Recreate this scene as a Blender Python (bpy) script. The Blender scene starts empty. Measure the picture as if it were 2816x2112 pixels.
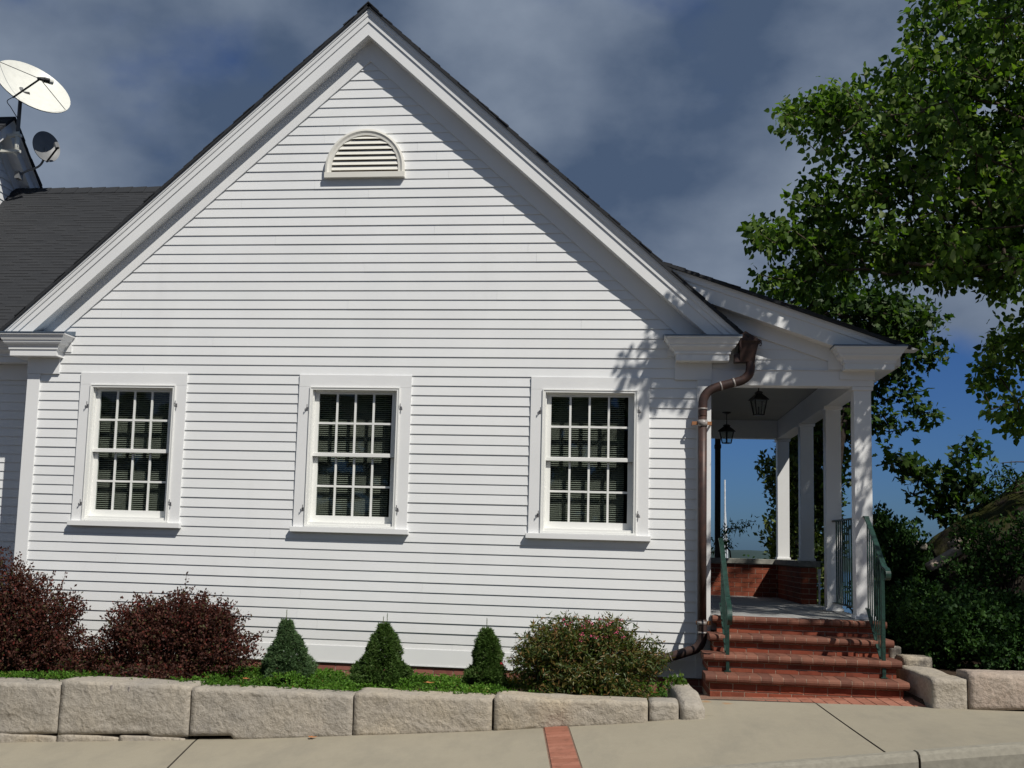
import bpy, math, random
import numpy as np
from mathutils import Vector, Matrix, noise
R = math.radians
rnd = random.Random(7)
npr = np.random.RandomState(11)
scene = bpy.context.scene
col = scene.collection

# ------------------------------------------------------------------ camera
YAW, PITCH, ROLL = 0.1361, 0.121, 0.0295
CAM = Vector((2.6937, -11.8058, 1.8476))
cy, sy, cp, sp, cr, sr = math.cos(YAW), math.sin(YAW), math.cos(PITCH), math.sin(PITCH), math.cos(ROLL), math.sin(ROLL)
fw = Vector((-sy * cp, cy * cp, sp)); rt = Vector((cy, sy, 0)); up = rt.cross(fw)
r2 = cr * rt + sr * up; u2 = -sr * rt + cr * up
cam = bpy.data.objects.new('camera', bpy.data.cameras.new('camera')); col.objects.link(cam)
m = Matrix((r2, u2, -fw)).transposed().to_4x4(); m.translation = CAM
cam.matrix_world = m
cam.data.sensor_fit = 'HORIZONTAL'; cam.data.sensor_width = 36
cam.data.lens = 3176.6 / 2816 * 36
cam.data.shift_x = 146.8 / 2816; cam.data.shift_y = 58.4 / 2816
cam.data.clip_start = .05; cam.data.clip_end = 5000
scene.camera = cam

# ------------------------------------------------------------------ light
SUN = Vector((.93, -1.0, 1.6)).normalized()
elev = math.asin(SUN.z); azim = math.atan2(SUN.x, SUN.y)
w = bpy.data.worlds.new('World'); scene.world = w; w.use_nodes = True
nt = w.node_tree; N = nt.nodes; L = nt.links
for n in list(N): N.remove(n)
def wn(t, **k):
    n = N.new(t)
    for a, b in k.items(): setattr(n, a, b)
    return n
out = wn('ShaderNodeOutputWorld'); bg = wn('ShaderNodeBackground'); bg.inputs['Strength'].default_value = .085
sky = wn('ShaderNodeTexSky', sky_type='NISHITA', sun_disc=False, sun_elevation=elev, sun_rotation=azim, air_density=1.0, dust_density=.6, ozone_density=2.5)
tc = wn('ShaderNodeTexCoord')
sep = wn('ShaderNodeSeparateXYZ'); L.new(tc.outputs['Generated'], sep.inputs[0])
mp = wn('ShaderNodeMapping'); mp.inputs['Scale'].default_value = (1.0, 1.0, 1.45); mp.inputs['Location'].default_value = (1.95, .2, .4)
L.new(tc.outputs['Generated'], mp.inputs[0])
n1 = wn('ShaderNodeTexNoise'); n1.inputs['Scale'].default_value = 3.1; n1.inputs['Detail'].default_value = 6.5; n1.inputs['Roughness'].default_value = .5; n1.inputs['Distortion'].default_value = .2
n2 = wn('ShaderNodeTexNoise'); n2.inputs['Scale'].default_value = 4.2; n2.inputs['Detail'].default_value = 8.0; n2.inputs['Roughness'].default_value = .5; n2.inputs['Distortion'].default_value = .0
L.new(mp.outputs[0], n1.inputs[0]); L.new(mp.outputs[0], n2.inputs[0])
# overcast grows with elevation: clear band near the horizon, heavier cloud above
mr = wn('ShaderNodeMapRange'); mr.inputs['From Min'].default_value = .04; mr.inputs['From Max'].default_value = .185; mr.inputs['To Min'].default_value = -.5; mr.inputs['To Max'].default_value = .15
mx = wn('ShaderNodeMath', operation='MULTIPLY_ADD'); mx.inputs[1].default_value = -.16      # clearer to the right
L.new(sep.outputs['X'], mx.inputs[0]); L.new(sep.outputs['Z'], mx.inputs[2]); L.new(mx.outputs[0], mr.inputs['Value'])
ad = wn('ShaderNodeMath', operation='ADD'); L.new(mr.outputs[0], ad.inputs[0]); L.new(n1.outputs[0], ad.inputs[1])
cm = wn('ShaderNodeMapRange'); cm.interpolation_type = 'SMOOTHSTEP'; cm.inputs['From Min'].default_value = .40; cm.inputs['From Max'].default_value = .56; cm.clamp = True
L.new(ad.outputs[0], cm.inputs['Value'])
cc = wn('ShaderNodeValToRGB'); L.new(n2.outputs[0], cc.inputs[0])
e = cc.color_ramp.elements; e[0].position = .38; e[0].color = (.76, 1.16, 1.95, 1); e[1].position = .65; e[1].color = (2.6, 3.15, 4.05, 1)
skc = wn('ShaderNodeMixRGB', blend_type='MULTIPLY'); skc.inputs[0].default_value = 1; skc.inputs[2].default_value = (.19, .335, .62, 1)
L.new(sky.outputs[0], skc.inputs[1])
mxc = wn('ShaderNodeMixRGB'); L.new(cm.outputs[0], mxc.inputs[0]); L.new(skc.outputs[0], mxc.inputs[1]); L.new(cc.outputs[0], mxc.inputs[2])
L.new(mxc.outputs[0], bg.inputs[0]); L.new(bg.outputs[0], out.inputs[0])

sl = bpy.data.lights.new('sun', 'SUN'); sl.energy = 4.3; sl.angle = R(.53); sl.color = (1.0, .955, .88)
so = bpy.data.objects.new('sun', sl); col.objects.link(so); so.location = (20, -20, 30)
so.rotation_euler = (-SUN).to_track_quat('-Z', 'Y').to_euler()
scene.view_settings.view_transform = 'Standard'; scene.view_settings.look = 'None'
scene.view_settings.exposure = 0.05; scene.view_settings.gamma = 1.0
scene.render.engine = 'CYCLES'

# ------------------------------------------------------------------ materials
class Mt:
    def __init__(s, name, rough=.6, spec=.3):
        s.m = bpy.data.materials.new(name); s.m.use_nodes = True
        s.N = s.m.node_tree.nodes; s.L = s.m.node_tree.links
        s.b = s.N['Principled BSDF']; s.b.inputs['Roughness'].default_value = rough
        s.b.inputs['Specular IOR Level'].default_value = spec
        s.tc = s.N.new('ShaderNodeTexCoord')
    def noise(s, scale, detail=4, rough=.55, src=None, vec=None):
        n = s.N.new('ShaderNodeTexNoise'); n.inputs['Scale'].default_value = scale; n.inputs['Detail'].default_value = detail; n.inputs['Roughness'].default_value = rough
        s.L.new(vec or s.tc.outputs['Object'], n.inputs['Vector']); return n.outputs['Fac']
    def ramp(s, fac, stops):
        r = s.N.new('ShaderNodeValToRGB'); el = r.color_ramp.elements
        while len(el) < len(stops): el.new(.5)
        for e, (p, c) in zip(el, stops): e.position = p; e.color = (*c, 1)
        s.L.new(fac, r.inputs[0]); return r.outputs[0]
    def mix(s, fac, a, b, mode='MIX'):
        n = s.N.new('ShaderNodeMixRGB'); n.blend_type = mode
        for i, v in ((0, fac), (1, a), (2, b)):
            if hasattr(v, 'links'): s.L.new(v, n.inputs[i])
            elif i == 0: n.inputs[0].default_value = v
            else: n.inputs[i].default_value = (*v, 1)
        return n.outputs[0]
    def math(s, op, a, b):
        n = s.N.new('ShaderNodeMath'); n.operation = op
        for i, v in ((0, a), (1, b)):
            if hasattr(v, 'links'): s.L.new(v, n.inputs[i])
            else: n.inputs[i].default_value = v
        return n.outputs[0]
    def attr(s, name='tint'):
        n = s.N.new('ShaderNodeAttribute'); n.attribute_name = name; return n.outputs['Fac']
    def mapped(s, scale=(1, 1, 1), rot=(0, 0, 0)):
        n = s.N.new('ShaderNodeMapping'); n.inputs['Scale'].default_value = scale; n.inputs['Rotation'].default_value = rot
        s.L.new(s.tc.outputs['Object'], n.inputs[0]); return n.outputs[0]
    def color(s, c):
        if hasattr(c, 'links'): s.L.new(c, s.b.inputs['Base Color'])
        else: s.b.inputs['Base Color'].default_value = (*c, 1)
        return s
    def bump(s, fac, strength=.3, dist=.01):
        n = s.N.new('ShaderNodeBump'); n.inputs['Strength'].default_value = strength; n.inputs['Distance'].default_value = dist
        s.L.new(fac, n.inputs['Height']); s.L.new(n.outputs[0], s.b.inputs['Normal']); return s

def white(name, c0, c1, rough=.45):
    a = Mt(name, rough, .35)
    f = a.noise(1.7, 5); g = a.noise(24, 3)
    c = a.ramp(f, [(.3, c0), (.7, c1)])
    a.color(a.mix(a.math('MULTIPLY', g, .04), c, tuple(v * .72 for v in c0)))
    if 'siding' in name:
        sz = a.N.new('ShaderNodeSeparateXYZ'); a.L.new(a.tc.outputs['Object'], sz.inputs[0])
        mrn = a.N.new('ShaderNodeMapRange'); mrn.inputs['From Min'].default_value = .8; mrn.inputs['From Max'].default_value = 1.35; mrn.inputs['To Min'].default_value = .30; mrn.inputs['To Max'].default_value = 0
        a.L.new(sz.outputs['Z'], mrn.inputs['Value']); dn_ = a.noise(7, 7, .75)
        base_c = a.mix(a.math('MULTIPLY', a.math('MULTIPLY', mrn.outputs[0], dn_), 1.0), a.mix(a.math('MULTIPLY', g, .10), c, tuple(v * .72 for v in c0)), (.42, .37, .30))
        sk = a.noise(2.5, 6, .7, vec=a.mapped((1.0, 1.0, .15))); base_c = a.mix(a.ramp(sk, [(.55, (0, 0, 0)), (.75, (.10, .10, .10))]), base_c, (.50, .50, .49)); a.color(base_c)
    st = a.noise(5, 5, .6, vec=a.mapped((4, 4, .5)))
    (a.bump(st, .05, .002) if 'siding' in name else None)
    return a.m
M = {}
M['siding'] = white('siding_paint', (.75, .76, .762), (.80, .81, .81))
M['trim'] = white('trim_paint', (.76, .765, .765), (.81, .815, .81), .38)
M['cream'] = white('cream_vinyl', (.74, .72, .65), (.78, .765, .70), .45)
M['sash'] = white('sash_vinyl', (.76, .765, .735), (.80, .80, .775), .35)
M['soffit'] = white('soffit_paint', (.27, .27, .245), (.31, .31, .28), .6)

def simple(name, c, rough=.6, metal=0., spec=.3, var=.25, sc=12, bump=0):
    a = Mt(name, rough, spec); a.b.inputs['Metallic'].default_value = metal
    f = a.noise(sc, 5)
    a.color(a.ramp(f, [(.3, tuple(v * (1 - var) for v in c)), (.7, tuple(min(1, v * (1 + var)) for v in c))]))
    if bump: a.bump(f, bump, .01)
    return a.m
M['flashing'] = simple('lead_flashing', (.13, .17, .22), .42, .6)
M['green_iron'] = simple('verdigris_iron', (.011, .038, .029), .42, .0, .5, .45, 30, .1)
M['black_iron'] = simple('black_iron', (.012, .012, .013), .4, .2, .5)
M['lantern_glass'] = simple('lantern_glass', (.10, .11, .10), .15, 0, .6)
M['dark_wood'] = simple('dark_post', (.035, .028, .022), .7)
M['slate'] = simple('porch_floor_stone', (.30, .30, .29), .7, 0, .2, .2, 6, .1)
M['capstone'] = simple('bluestone_cap', (.26, .26, .23), .8, 0, .2, .3, 14, .3)
M['dish'] = simple('dish_paint', (.70, .70, .64), .4, 0, .3, .05)
M['dish_grey'] = simple('dish_grey', (.17, .175, .18), .45, 0, .3, .1)
M['dish_back'] = simple('dish_dark', (.05, .055, .065), .45)
M['bark'] = simple('bark', (.075, .058, .045), .9, 0, .1, .4, 25, .5)
M['bark_dark'] = simple('bark_dark', (.035, .028, .024), .9, 0, .1, .4, 25, .5)
M['vent_dark'] = simple('vent_screen', (.16, .12, .085), .9)
M['interior'] = simple('interior_wall', (.06, .055, .05), .9)
M['blind'] = simple('blind_slat', (.46, .46, .41), .5, 0, .3, .05)
M['cord'] = simple('blind_cord', (.45, .45, .42), .7)
M['iron_hook'] = simple('hook_iron', (.16, .16, .17), .5, .3)
M['asphalt'] = simple('asphalt', (.055, .055, .056), .9, 0, .2, .3, 60, .3)
M['soil'] = simple('soil_mulch', (.05, .034, .024), .95, 0, .1, .5, 30, .6)
M['flower_pink'] = simple('pink_petals', (.62, .10, .20), .6, 0, .2, .3, 60)
M['flower_red'] = simple('red_petals', (.55, .02, .06), .6, 0, .2, .2, 60)
M['flower_yellow'] = simple('yellow_petals', (.72, .50, .04), .6, 0, .2, .2, 60)
M['dryleaf'] = simple('dry_leaf', (.40, .16, .06), .8, 0, .1, .3, 60)
M['mast'] = simple('mast_alloy', (.62, .64, .66), .4)
M['hull'] = simple('hull_white', (.7, .7, .7), .4)

# copper
a = Mt('weathered_copper', .45, .35); a.b.inputs['Metallic'].default_value = .15
f = a.noise(9, 6, .65); g = a.noise(3.2, 4)
c = a.ramp(f, [(.30, (.030, .018, .016)), (.50, (.055, .030, .025)), (.68, (.105, .046, .032)), (.85, (.10, .09, .08))])
a.color(a.mix(a.math('MULTIPLY', g, .7), c, (.06, .045, .042))); a.bump(f, .12, .004); M['copper'] = a.m
a = Mt('bright_copper', .4, .5); a.color(a.ramp(a.noise(20, 4), [(.3, (.26, .11, .045)), (.7, (.36, .17, .08))])); M['copper_bright'] = a.m
a = Mt('solder', .4, .5); a.color(a.ramp(a.noise(30, 4), [(.3, (.16, .13, .12)), (.7, (.36, .34, .32))])); M['solder'] = a.m

# bricks (one material for units, tint per brick), mortar
def brick(name, c0, c1, c2):
    a = Mt(name, .85, .2)
    t = a.attr(); c = a.ramp(t, [(0, c0), (.5, c1), (1, c2)])
    f = a.noise(38, 5, .7); c = a.mix(a.math('MULTIPLY', f, .45), c, tuple(v * .55 for v in c0)); dk = a.noise(9, 6, .7); c = a.mix(a.ramp(dk, [(.50, (0, 0, 0)), (.68, (.55, .55, .55))]), c, tuple(v * .35 for v in c0))
    g = a.noise(6, 4); c = a.mix(a.math('MULTIPLY', g, .25), c, (.30, .17, .12))
    a.color(c); a.bump(f, .35, .006); return a.m
M['brick'] = brick('red_brick', (.17, .034, .018), (.27, .055, .026), (.34, .080, .037))
M['brick_old'] = brick('foundation_brick', (.25, .085, .068), (.32, .12, .095), (.40, .17, .13))
M['nosing'] = brick('nosing_brick', (.125, .048, .034), (.185, .070, .045), (.25, .105, .070))
M['paver'] = brick('paver_brick', (.32, .125, .08), (.38, .15, .10), (.43, .185, .125))
M['mortar'] = simple('mortar', (.42, .33, .25), .95, 0, .1, .25, 60, .3)
M['mortar_dark'] = simple('mortar_dark', (.21, .13, .095), .95, 0, .1, .25, 60, .3)

# granite
def granite(name, ca, cb, cc_):
    a = Mt(name, .9, .2)
    f = a.noise(2.3, 5); g = a.noise(75, 3, .6); h = a.noise(9, 6, .65)
    c = a.ramp(f, [(.32, ca), (.52, cb), (.70, cc_)])
    c = a.mix(a.math('MULTIPLY', g, .62), c, (.12, .115, .105))
    c = a.mix(a.math('MULTIPLY', h, .35), c, (.50, .46, .40))
    k_ = a.noise(28, 5, .7); c = a.mix(a.ramp(k_, [(.46, (0, 0, 0)), (.66, (.42, .42, .42))]), c, (.20, .175, .14)); a.color(c); a.bump(a.math('ADD', a.math('ADD', a.math('MULTIPLY', h, 1.0), a.math('MULTIPLY', k_, .6)), a.math('MULTIPLY', g, .25)), .8, .022)
    vo = a.N.new('ShaderNodeTexVoronoi'); vo.feature = 'F1'; vo.inputs['Scale'].default_value = 13; vo.inputs['Randomness'].default_value = 1
    wv = a.N.new('ShaderNodeVectorMath'); wv.operation = 'MULTIPLY_ADD'; cn = a.N.new('ShaderNodeTexNoise'); cn.inputs['Scale'].default_value = 6; a.L.new(a.tc.outputs['Object'], cn.inputs['Vector'])
    a.L.new(cn.outputs['Color'], wv.inputs[0]); wv.inputs[1].default_value = (.25, .25, .25); a.L.new(a.tc.outputs['Object'], wv.inputs[2]); a.L.new(wv.outputs[0], vo.inputs['Vector'])
    bn = [n for n in a.N if n.type == 'BUMP'][0]; b2 = a.N.new('ShaderNodeBump'); b2.inputs['Strength'].default_value = .34; b2.inputs['Distance'].default_value = .02
    a.L.new(vo.outputs['Distance'], b2.inputs['Height']); a.L.new(bn.outputs[0], b2.inputs['Normal']); a.L.new(b2.outputs[0], a.b.inputs['Normal']); return a.m
M['granite'] = granite('granite', (.37, .335, .29), (.45, .40, .33), (.53, .46, .36))
M['granite_tan'] = granite('granite_tan', (.42, .37, .31), (.50, .43, .33), (.56, .46, .32))
M['granite_pink'] = granite('granite_pink', (.40, .31, .26), (.50, .38, .30), (.52, .42, .34))
M['kerb'] = simple('kerb_granite', (.285, .265, .215), .85, 0, .2, .13, 26, .12)

# concrete with rust spots near the steps
a = Mt('concrete', .9, .2)
f = a.noise(1.1, 5); g = a.noise(120, 2, .6); h = a.noise(14, 6, .7)
c = a.ramp(f, [(.28, (.305, .270, .200)), (.72, (.355, .315, .235))])
sp_ = a.noise(330, 1, .5); c = a.mix(a.ramp(sp_, [(.62, (0, 0, 0)), (.70, (.5, .5, .5))]), c, (.14, .13, .11)); c = a.mix(a.math('MULTIPLY', g, .34), c, (.20, .185, .15)); c = a.mix(a.math('MULTIPLY', h, .22), c, (.42, .39, .32))
big = a.noise(3.1, 6, .7, vec=a.mapped((1, .35, 1))); c = a.mix(a.ramp(big, [(.46, (0, 0, 0)), (.72, (.45, .45, .45))]), c, (.205, .19, .155)); sm_ = a.noise(.55, 7, .75); c = a.mix(a.ramp(sm_, [(.50, (0, 0, 0)), (.62, (.30, .30, .30))]), c, (.24, .215, .165))
for (sx, sy_, rr) in ((3.66, -1.52, .055), (3.50, -1.46, .06)):
    vs = a.N.new('ShaderNodeVectorMath'); vs.operation = 'DISTANCE'; a.L.new(a.tc.outputs['Object'], vs.inputs[0]); vs.inputs[1].default_value = (sx, sy_, .57)
    d = a.math('ADD', vs.outputs['Value'], a.math('MULTIPLY', a.math('SUBTRACT', h, .5), .10))
    mrn = a.N.new('ShaderNodeMapRange'); mrn.inputs['From Min'].default_value = rr * .3; mrn.inputs['From Max'].default_value = rr; mrn.inputs['To Min'].default_value = .55; mrn.inputs['To Max'].default_value = 0
    a.L.new(d, mrn.inputs['Value']); c = a.mix(mrn.outputs[0], c, (.36, .16, .04))
a.color(c); a.bump(a.math('ADD', g, h), .25, .004); M['concrete'] = a.m
M['joint'] = simple('joint_dirt', (.05, .042, .034), .95)

# shingles
a = Mt('asphalt_shingle', .95, .1)
bt = a.N.new('ShaderNodeTexBrick'); bt.offset = .37; bt.inputs['Scale'].default_value = 1; bt.inputs['Brick Width'].default_value = .17; bt.inputs['Row Height'].default_value = .072
bt.inputs['Mortar Size'].default_value = 0; bt.inputs['Color1'].default_value = (0, 0, 0, 1); bt.inputs['Color2'].default_value = (1, 1, 1, 1)
a.L.new(a.tc.outputs['UV'], bt.inputs['Vector'])
su = a.N.new('ShaderNodeSeparateXYZ'); a.L.new(a.tc.outputs['UV'], su.inputs[0])
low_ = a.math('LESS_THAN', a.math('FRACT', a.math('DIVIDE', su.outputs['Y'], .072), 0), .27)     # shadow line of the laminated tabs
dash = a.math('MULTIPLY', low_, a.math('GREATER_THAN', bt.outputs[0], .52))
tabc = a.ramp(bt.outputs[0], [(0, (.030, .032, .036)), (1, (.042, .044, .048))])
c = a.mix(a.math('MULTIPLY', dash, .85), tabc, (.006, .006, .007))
c = a.mix(a.math('MULTIPLY', a.noise(60, 2), .35), c, (.075, .077, .080))
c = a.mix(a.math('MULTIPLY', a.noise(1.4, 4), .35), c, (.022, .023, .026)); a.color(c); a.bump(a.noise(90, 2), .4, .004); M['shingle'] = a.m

# glass: thin reflective pane you can see through
a = Mt('window_glass'); a.N.remove(a.b)
tr = a.N.new('ShaderNodeBsdfTransparent'); tr.inputs[0].default_value = (.78, .81, .79, 1)
gl = a.N.new('ShaderNodeBsdfGlossy'); gl.inputs['Roughness'].default_value = .02; gl.inputs[0].default_value = (.9, .95, 1, 1)
ge = a.N.new('ShaderNodeNewGeometry'); dt = a.N.new('ShaderNodeVectorMath'); dt.operation = 'DOT_PRODUCT'
a.L.new(ge.outputs['Incoming'], dt.inputs[0]); a.L.new(ge.outputs['Normal'], dt.inputs[1])
fz = a.math('ADD', a.math('MULTIPLY', a.math('POWER', a.math('SUBTRACT', 1.0, a.math('ABSOLUTE', dt.outputs['Value'], 0)), 5.0), .95), .035)
ms = a.N.new('ShaderNodeMixShader'); a.L.new(fz, ms.inputs[0]); a.L.new(tr.outputs[0], ms.inputs[1]); a.L.new(gl.outputs[0], ms.inputs[2])
a.L.new(ms.outputs[0], a.N['Material Output'].inputs[0]); M['glass'] = a.m

def leafmat(name, stops, trans=.35, rough=.45, spec=.4, tcol=(1.3, 1.5, .5)):
    a = Mt(name, rough, spec)
    c = a.ramp(a.attr(), stops)
    g = a.noise(2.2, 3); c = a.mix(a.math('MULTIPLY', g, .35), c, stops[0][1]); a.color(c)
    t = a.N.new('ShaderNodeBsdfTranslucent'); a.L.new(a.mix(1, c, tcol, 'MULTIPLY'), t.inputs[0])
    s = a.N.new('ShaderNodeMixShader'); s.inputs[0].default_value = trans
    a.L.new(a.b.outputs[0], s.inputs[1]); a.L.new(t.outputs[0], s.inputs[2]); a.L.new(s.outputs[0], a.N['Material Output'].inputs[0])
    return a.m
M['birch'] = leafmat('birch_leaf', [(0, (.042, .085, .014)), (.5, (.090, .165, .028)), (.90, (.150, .225, .040)), (1, (.29, .34, .16))], .46, .55, .2)
M['maple'] = leafmat('maple_leaf', [(0, (.020, .048, .010)), (.5, (.038, .080, .015)), (1, (.080, .13, .022))], .36, .5, .25)
M['dark_leaf'] = leafmat('dark_shrub_leaf', [(0, (.014, .036, .010)), (.6, (.030, .075, .016)), (1, (.065, .13, .028))], .2, .6, .15)
M['barberry'] = leafmat('barberry_leaf', [(0, (.032, .015, .012)), (.40, (.070, .026, .020)), (.72, (.110, .050, .036)), (.85, (.16, .026, .022)), (.93, (.060, .065, .022)), (1, (.12, .11, .05))], .22, .6, .15, (1.4, .8, .5))
M['spruce'] = leafmat('spruce_needle', [(0, (.026, .058, .012)), (.5, (.058, .112, .022)), (.85, (.095, .160, .036)), (1, (.17, .21, .09))], .12, .55, .2)
M['spruce_blue'] = leafmat('spruce_needle_blue', [(0, (.032, .066, .026)), (.5, (.072, .130, .052)), (.85, (.110, .178, .074)), (1, (.18, .23, .11))], .12, .55, .2)
M['spirea'] = leafmat('spirea_leaf', [(0, (.035, .065, .015)), (.45, (.085, .12, .025)), (.75, (.15, .12, .032)), (1, (.25, .11, .040))], .25, .5)
M['juniper'] = leafmat('juniper_sprig', [(0, (.040, .095, .012)), (.4, (.085, .19, .022)), (.8, (.13, .27, .032)), (.95, (.18, .31, .055)), (1, (.26, .15, .05))], .25, .6, .2)
M['cedar'] = leafmat('cedar_leaf', [(0, (.020, .042, .010)), (.5, (.05, .085, .014)), (1, (.13, .16, .020))], .3, .6)
M['grass'] = simple('lawn', (.045, .075, .022), .95, 0, .1, .4, 9, .4)
a = Mt('mossy_rock', .95, .1)
geo = a.N.new('ShaderNodeNewGeometry'); sx = a.N.new('ShaderNodeSeparateXYZ'); a.L.new(geo.outputs['Normal'], sx.inputs[0])
mm = a.math('ADD', sx.outputs['Z'], a.math('MULTIPLY', a.math('SUBTRACT', a.noise(4, 5), .5), 1.2))
mf = a.ramp(mm, [(.45, (0, 0, 0)), (.75, (1, 1, 1))])
rc = a.ramp(a.noise(5, 6, .7), [(.3, (.014, .012, .010)), (.7, (.045, .037, .029))])
a.color(a.mix(mf, rc, (.030, .033, .008))); a.bump(a.noise(14, 6, .7), .8, .04); M['rock'] = a.m
a = Mt('sea_water', .15, .5); a.color((.03, .07, .10)); a.bump(a.noise(3, 3), .3, .1); M['water'] = a.m
M['hills'] = simple('wooded_hills', (.035, .055, .055), .95, 0, .1, .25, .02)

# ------------------------------------------------------------------ helpers
def tag(o, label=None, cat=None, group=None, kind=None):
    for k, v in (('label', label), ('category', cat), ('group', group), ('kind', kind)):
        if v: o[k] = v
    return o
def empty(name, loc, label, cat, group=None):
    o = bpy.data.objects.new(name, None); col.objects.link(o); o.location = loc; o.empty_display_size = .1
    return tag(o, label, cat, group)
class MB:
    def __init__(s): s.v = []; s.f = []; s.mi = []; s.t = []; s.uv = None
    def face(s, pts, mi=0, t=None):
        b = len(s.v); s.v.extend([tuple(p) for p in pts]); s.f.append(tuple(range(b, b + len(pts)))); s.mi.append(mi); s.t.append(rnd.random() if t is None else t)
    def mesh(s, vs, fs, mi=0, t=None):
        b = len(s.v); s.v.extend([tuple(p) for p in vs]); t = rnd.random() if t is None else t
        for f in fs: s.f.append(tuple(b + i for i in f)); s.mi.append(mi); s.t.append(t)
    def box(s, x0, x1, y0, y1, z0, z1, mi=0, t=None):
        s.hexa([(x0, y0, z0), (x1, y0, z0), (x1, y1, z0), (x0, y1, z0), (x0, y0, z1), (x1, y0, z1), (x1, y1, z1), (x0, y1, z1)], mi, t)
    def hexa(s, p, mi=0, t=None):
        s.mesh(p, [(0, 3, 2, 1), (4, 5, 6, 7), (0, 1, 5, 4), (1, 2, 6, 5), (2, 3, 7, 6), (3, 0, 4, 7)], mi, t)
    def loft(s, rings, mi=0, cap=True, t=None):
        n = len(rings[0]); vs = [p for r in rings for p in r]; fs = []
        for i in range(len(rings) - 1):
            for j in range(n):
                k = (j + 1) % n; fs.append((i * n + j, i * n + k, (i + 1) * n + k, (i + 1) * n + j))
        if cap: fs.append(tuple(range(n - 1, -1, -1))); fs.append(tuple(range((len(rings) - 1) * n, len(rings) * n)))
        s.mesh(vs, fs, mi, t)
    def tube(s, pts, rad, n=8, mi=0, cap=True, t=None, flat=None):
        pts = [Vector(p) for p in pts]; rings = []; prev = None
        for i, p in enumerate(pts):
            d = (pts[min(i + 1, len(pts) - 1)] - pts[max(i - 1, 0)])
            if d.length < 1e-9: d = Vector((0, 0, 1))
            d.normalize()
            if prev is None:
                a = d.orthogonal().normalized()
            else:
                a = (prev - d * prev.dot(d)); a = a.normalized() if a.length > 1e-6 else d.orthogonal().normalized()
            prev = a; b = d.cross(a)
            r = rad[i] if hasattr(rad, '__len__') else rad
            rings.append([p + (a * math.cos(2 * math.pi * k / n) + b * math.sin(2 * math.pi * k / n)) * r for k in range(n)])
        s.loft(rings, mi, cap, t)
    def bar(s, pts, wdt, hgt, mi=0):                       # flat rail in a plane of constant x
        pts = [Vector(p) for p in pts]; rings = []
        for i, p in enumerate(pts):
            d = (pts[min(i + 1, len(pts) - 1)] - pts[max(i - 1, 0)]).normalized()
            n = Vector((0, -d.z, d.y))
            rings.append([p + Vector((sx_ * wdt / 2, 0, 0)) + n * sz * hgt / 2 for sx_, sz in ((-1, -1), (1, -1), (1, 1), (-1, 1))])
        s.loft(rings, mi)
    def build(s, name, mats, parent=None, smooth=False, bevel=0, xf=None):
        me = bpy.data.meshes.new(name)
        vs = s.v if xf is None else [tuple(xf @ Vector(p)) for p in s.v]
        me.from_pydata(vs, [], s.f)
        if not isinstance(mats, (list, tuple)): mats = [mats]
        for m_ in mats: me.materials.append(m_)
        if len(mats) > 1: me.polygons.foreach_set('material_index', s.mi)
        at = me.attributes.new('tint', 'FLOAT', 'FACE'); at.data.foreach_set('value', s.t)
        if s.uv is not None:
            ul = me.uv_layers.new(name='uv'); ul.data.foreach_set('uv', np.array(s.uv, 'f').ravel())
        if smooth: me.polygons.foreach_set('use_smooth', [True] * len(me.polygons))
        me.update(); me.validate()
        o = bpy.data.objects.new(name, me); col.objects.link(o)
        if parent is not None:
            o.parent = parent
            o.matrix_parent_inverse = Matrix.Translation(-Vector(world_loc(parent)))
        if bevel:
            bv = o.modifiers.new('bevel', 'BEVEL'); bv.width = bevel; bv.segments = 2; bv.limit_method = 'ANGLE'
        return o
def world_loc(o):
    return Vector(o.location) if o.parent is None else Vector((0, 0, 0))

E0 = .1016
def rowz(n): return 3.6 + n * E0

# ------------------------------------------------------------------ ground form
GX = [-60, -12, -6, -2.57, -.49, 1.71, 3.43, 5.2, 7, 12, 60]
G21 = [-3, -.6, -.16, .038, .167, .348, .527, .625, .70, .95, 3]
G35 = [-3.1, -.75, -.28, -.05, .075, .235, .405, .642, .85, 1.1, 3]
def G(x, y):
    a = np.interp(x, GX, G21); b = np.interp(x, GX, G35)
    t = (y + 2.1) / -1.4
    if y > -2.1: t = max(t, -.6) if x > 3.0 else 0
    if y < -3.5: return float(b)
    return float(a + (b - a) * t) if y <= -2.1 or x > 3 else float(a)

# ================================================================== SETTING
# ground: one sheet to the horizon, with the shore behind the house
def ground_z(x, y):
    if y < -1.9:
        return G(x, max(y, -3.5)) - .03 - (.16 if y < -3.66 else 0) - max(0, -y - 4) * .012
    base = .46 if x < 4.9 else (.80 if (y > -1.3 and x > 5.4) else G(x, y) - .06)
    if y > 7: base -= min(6.5, (y - 7) * .22)
    if x > 5: base += min(1.0, max(0, x - 6.5) * .12) if y < 7 else 0
    return base
gx = sorted(set([-900, -400, -150, -60, -25, -12, -8] + [round(-6 + i * .35, 3) for i in range(52)] + [14, 20, 40, 90, 200, 500, 1200]))
gy = sorted(set([-900, -300, -90, -40, -20, -12, -8, -5, -4.2, -3.68, -3.64, -3.4, -3, -2.6, -2.2, -1.95, -1.85, -1.4, -.9, -.3, .4, 1.2, 2, 3, 4, 5, 6, 7, 8, 10, 13, 17, 22, 30, 36]))
mb = MB(); nx = len(gx)
mb.mesh([(x, y, ground_z(x, y)) for y in gy for x in gx], [(j * nx + i, j * nx + i + 1, (j + 1) * nx + i + 1, (j + 1) * nx + i) for j in range(len(gy) - 1) for i in range(nx - 1)])
tag(mb.build('ground', M['soil']), kind='structure')
mb = MB(); mb.mesh([(-3000, 30, -5.2), (3500, 30, -5.2), (3500, 4500, -5.2), (-3000, 4500, -5.2)], [(0, 1, 2, 3)])
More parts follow.
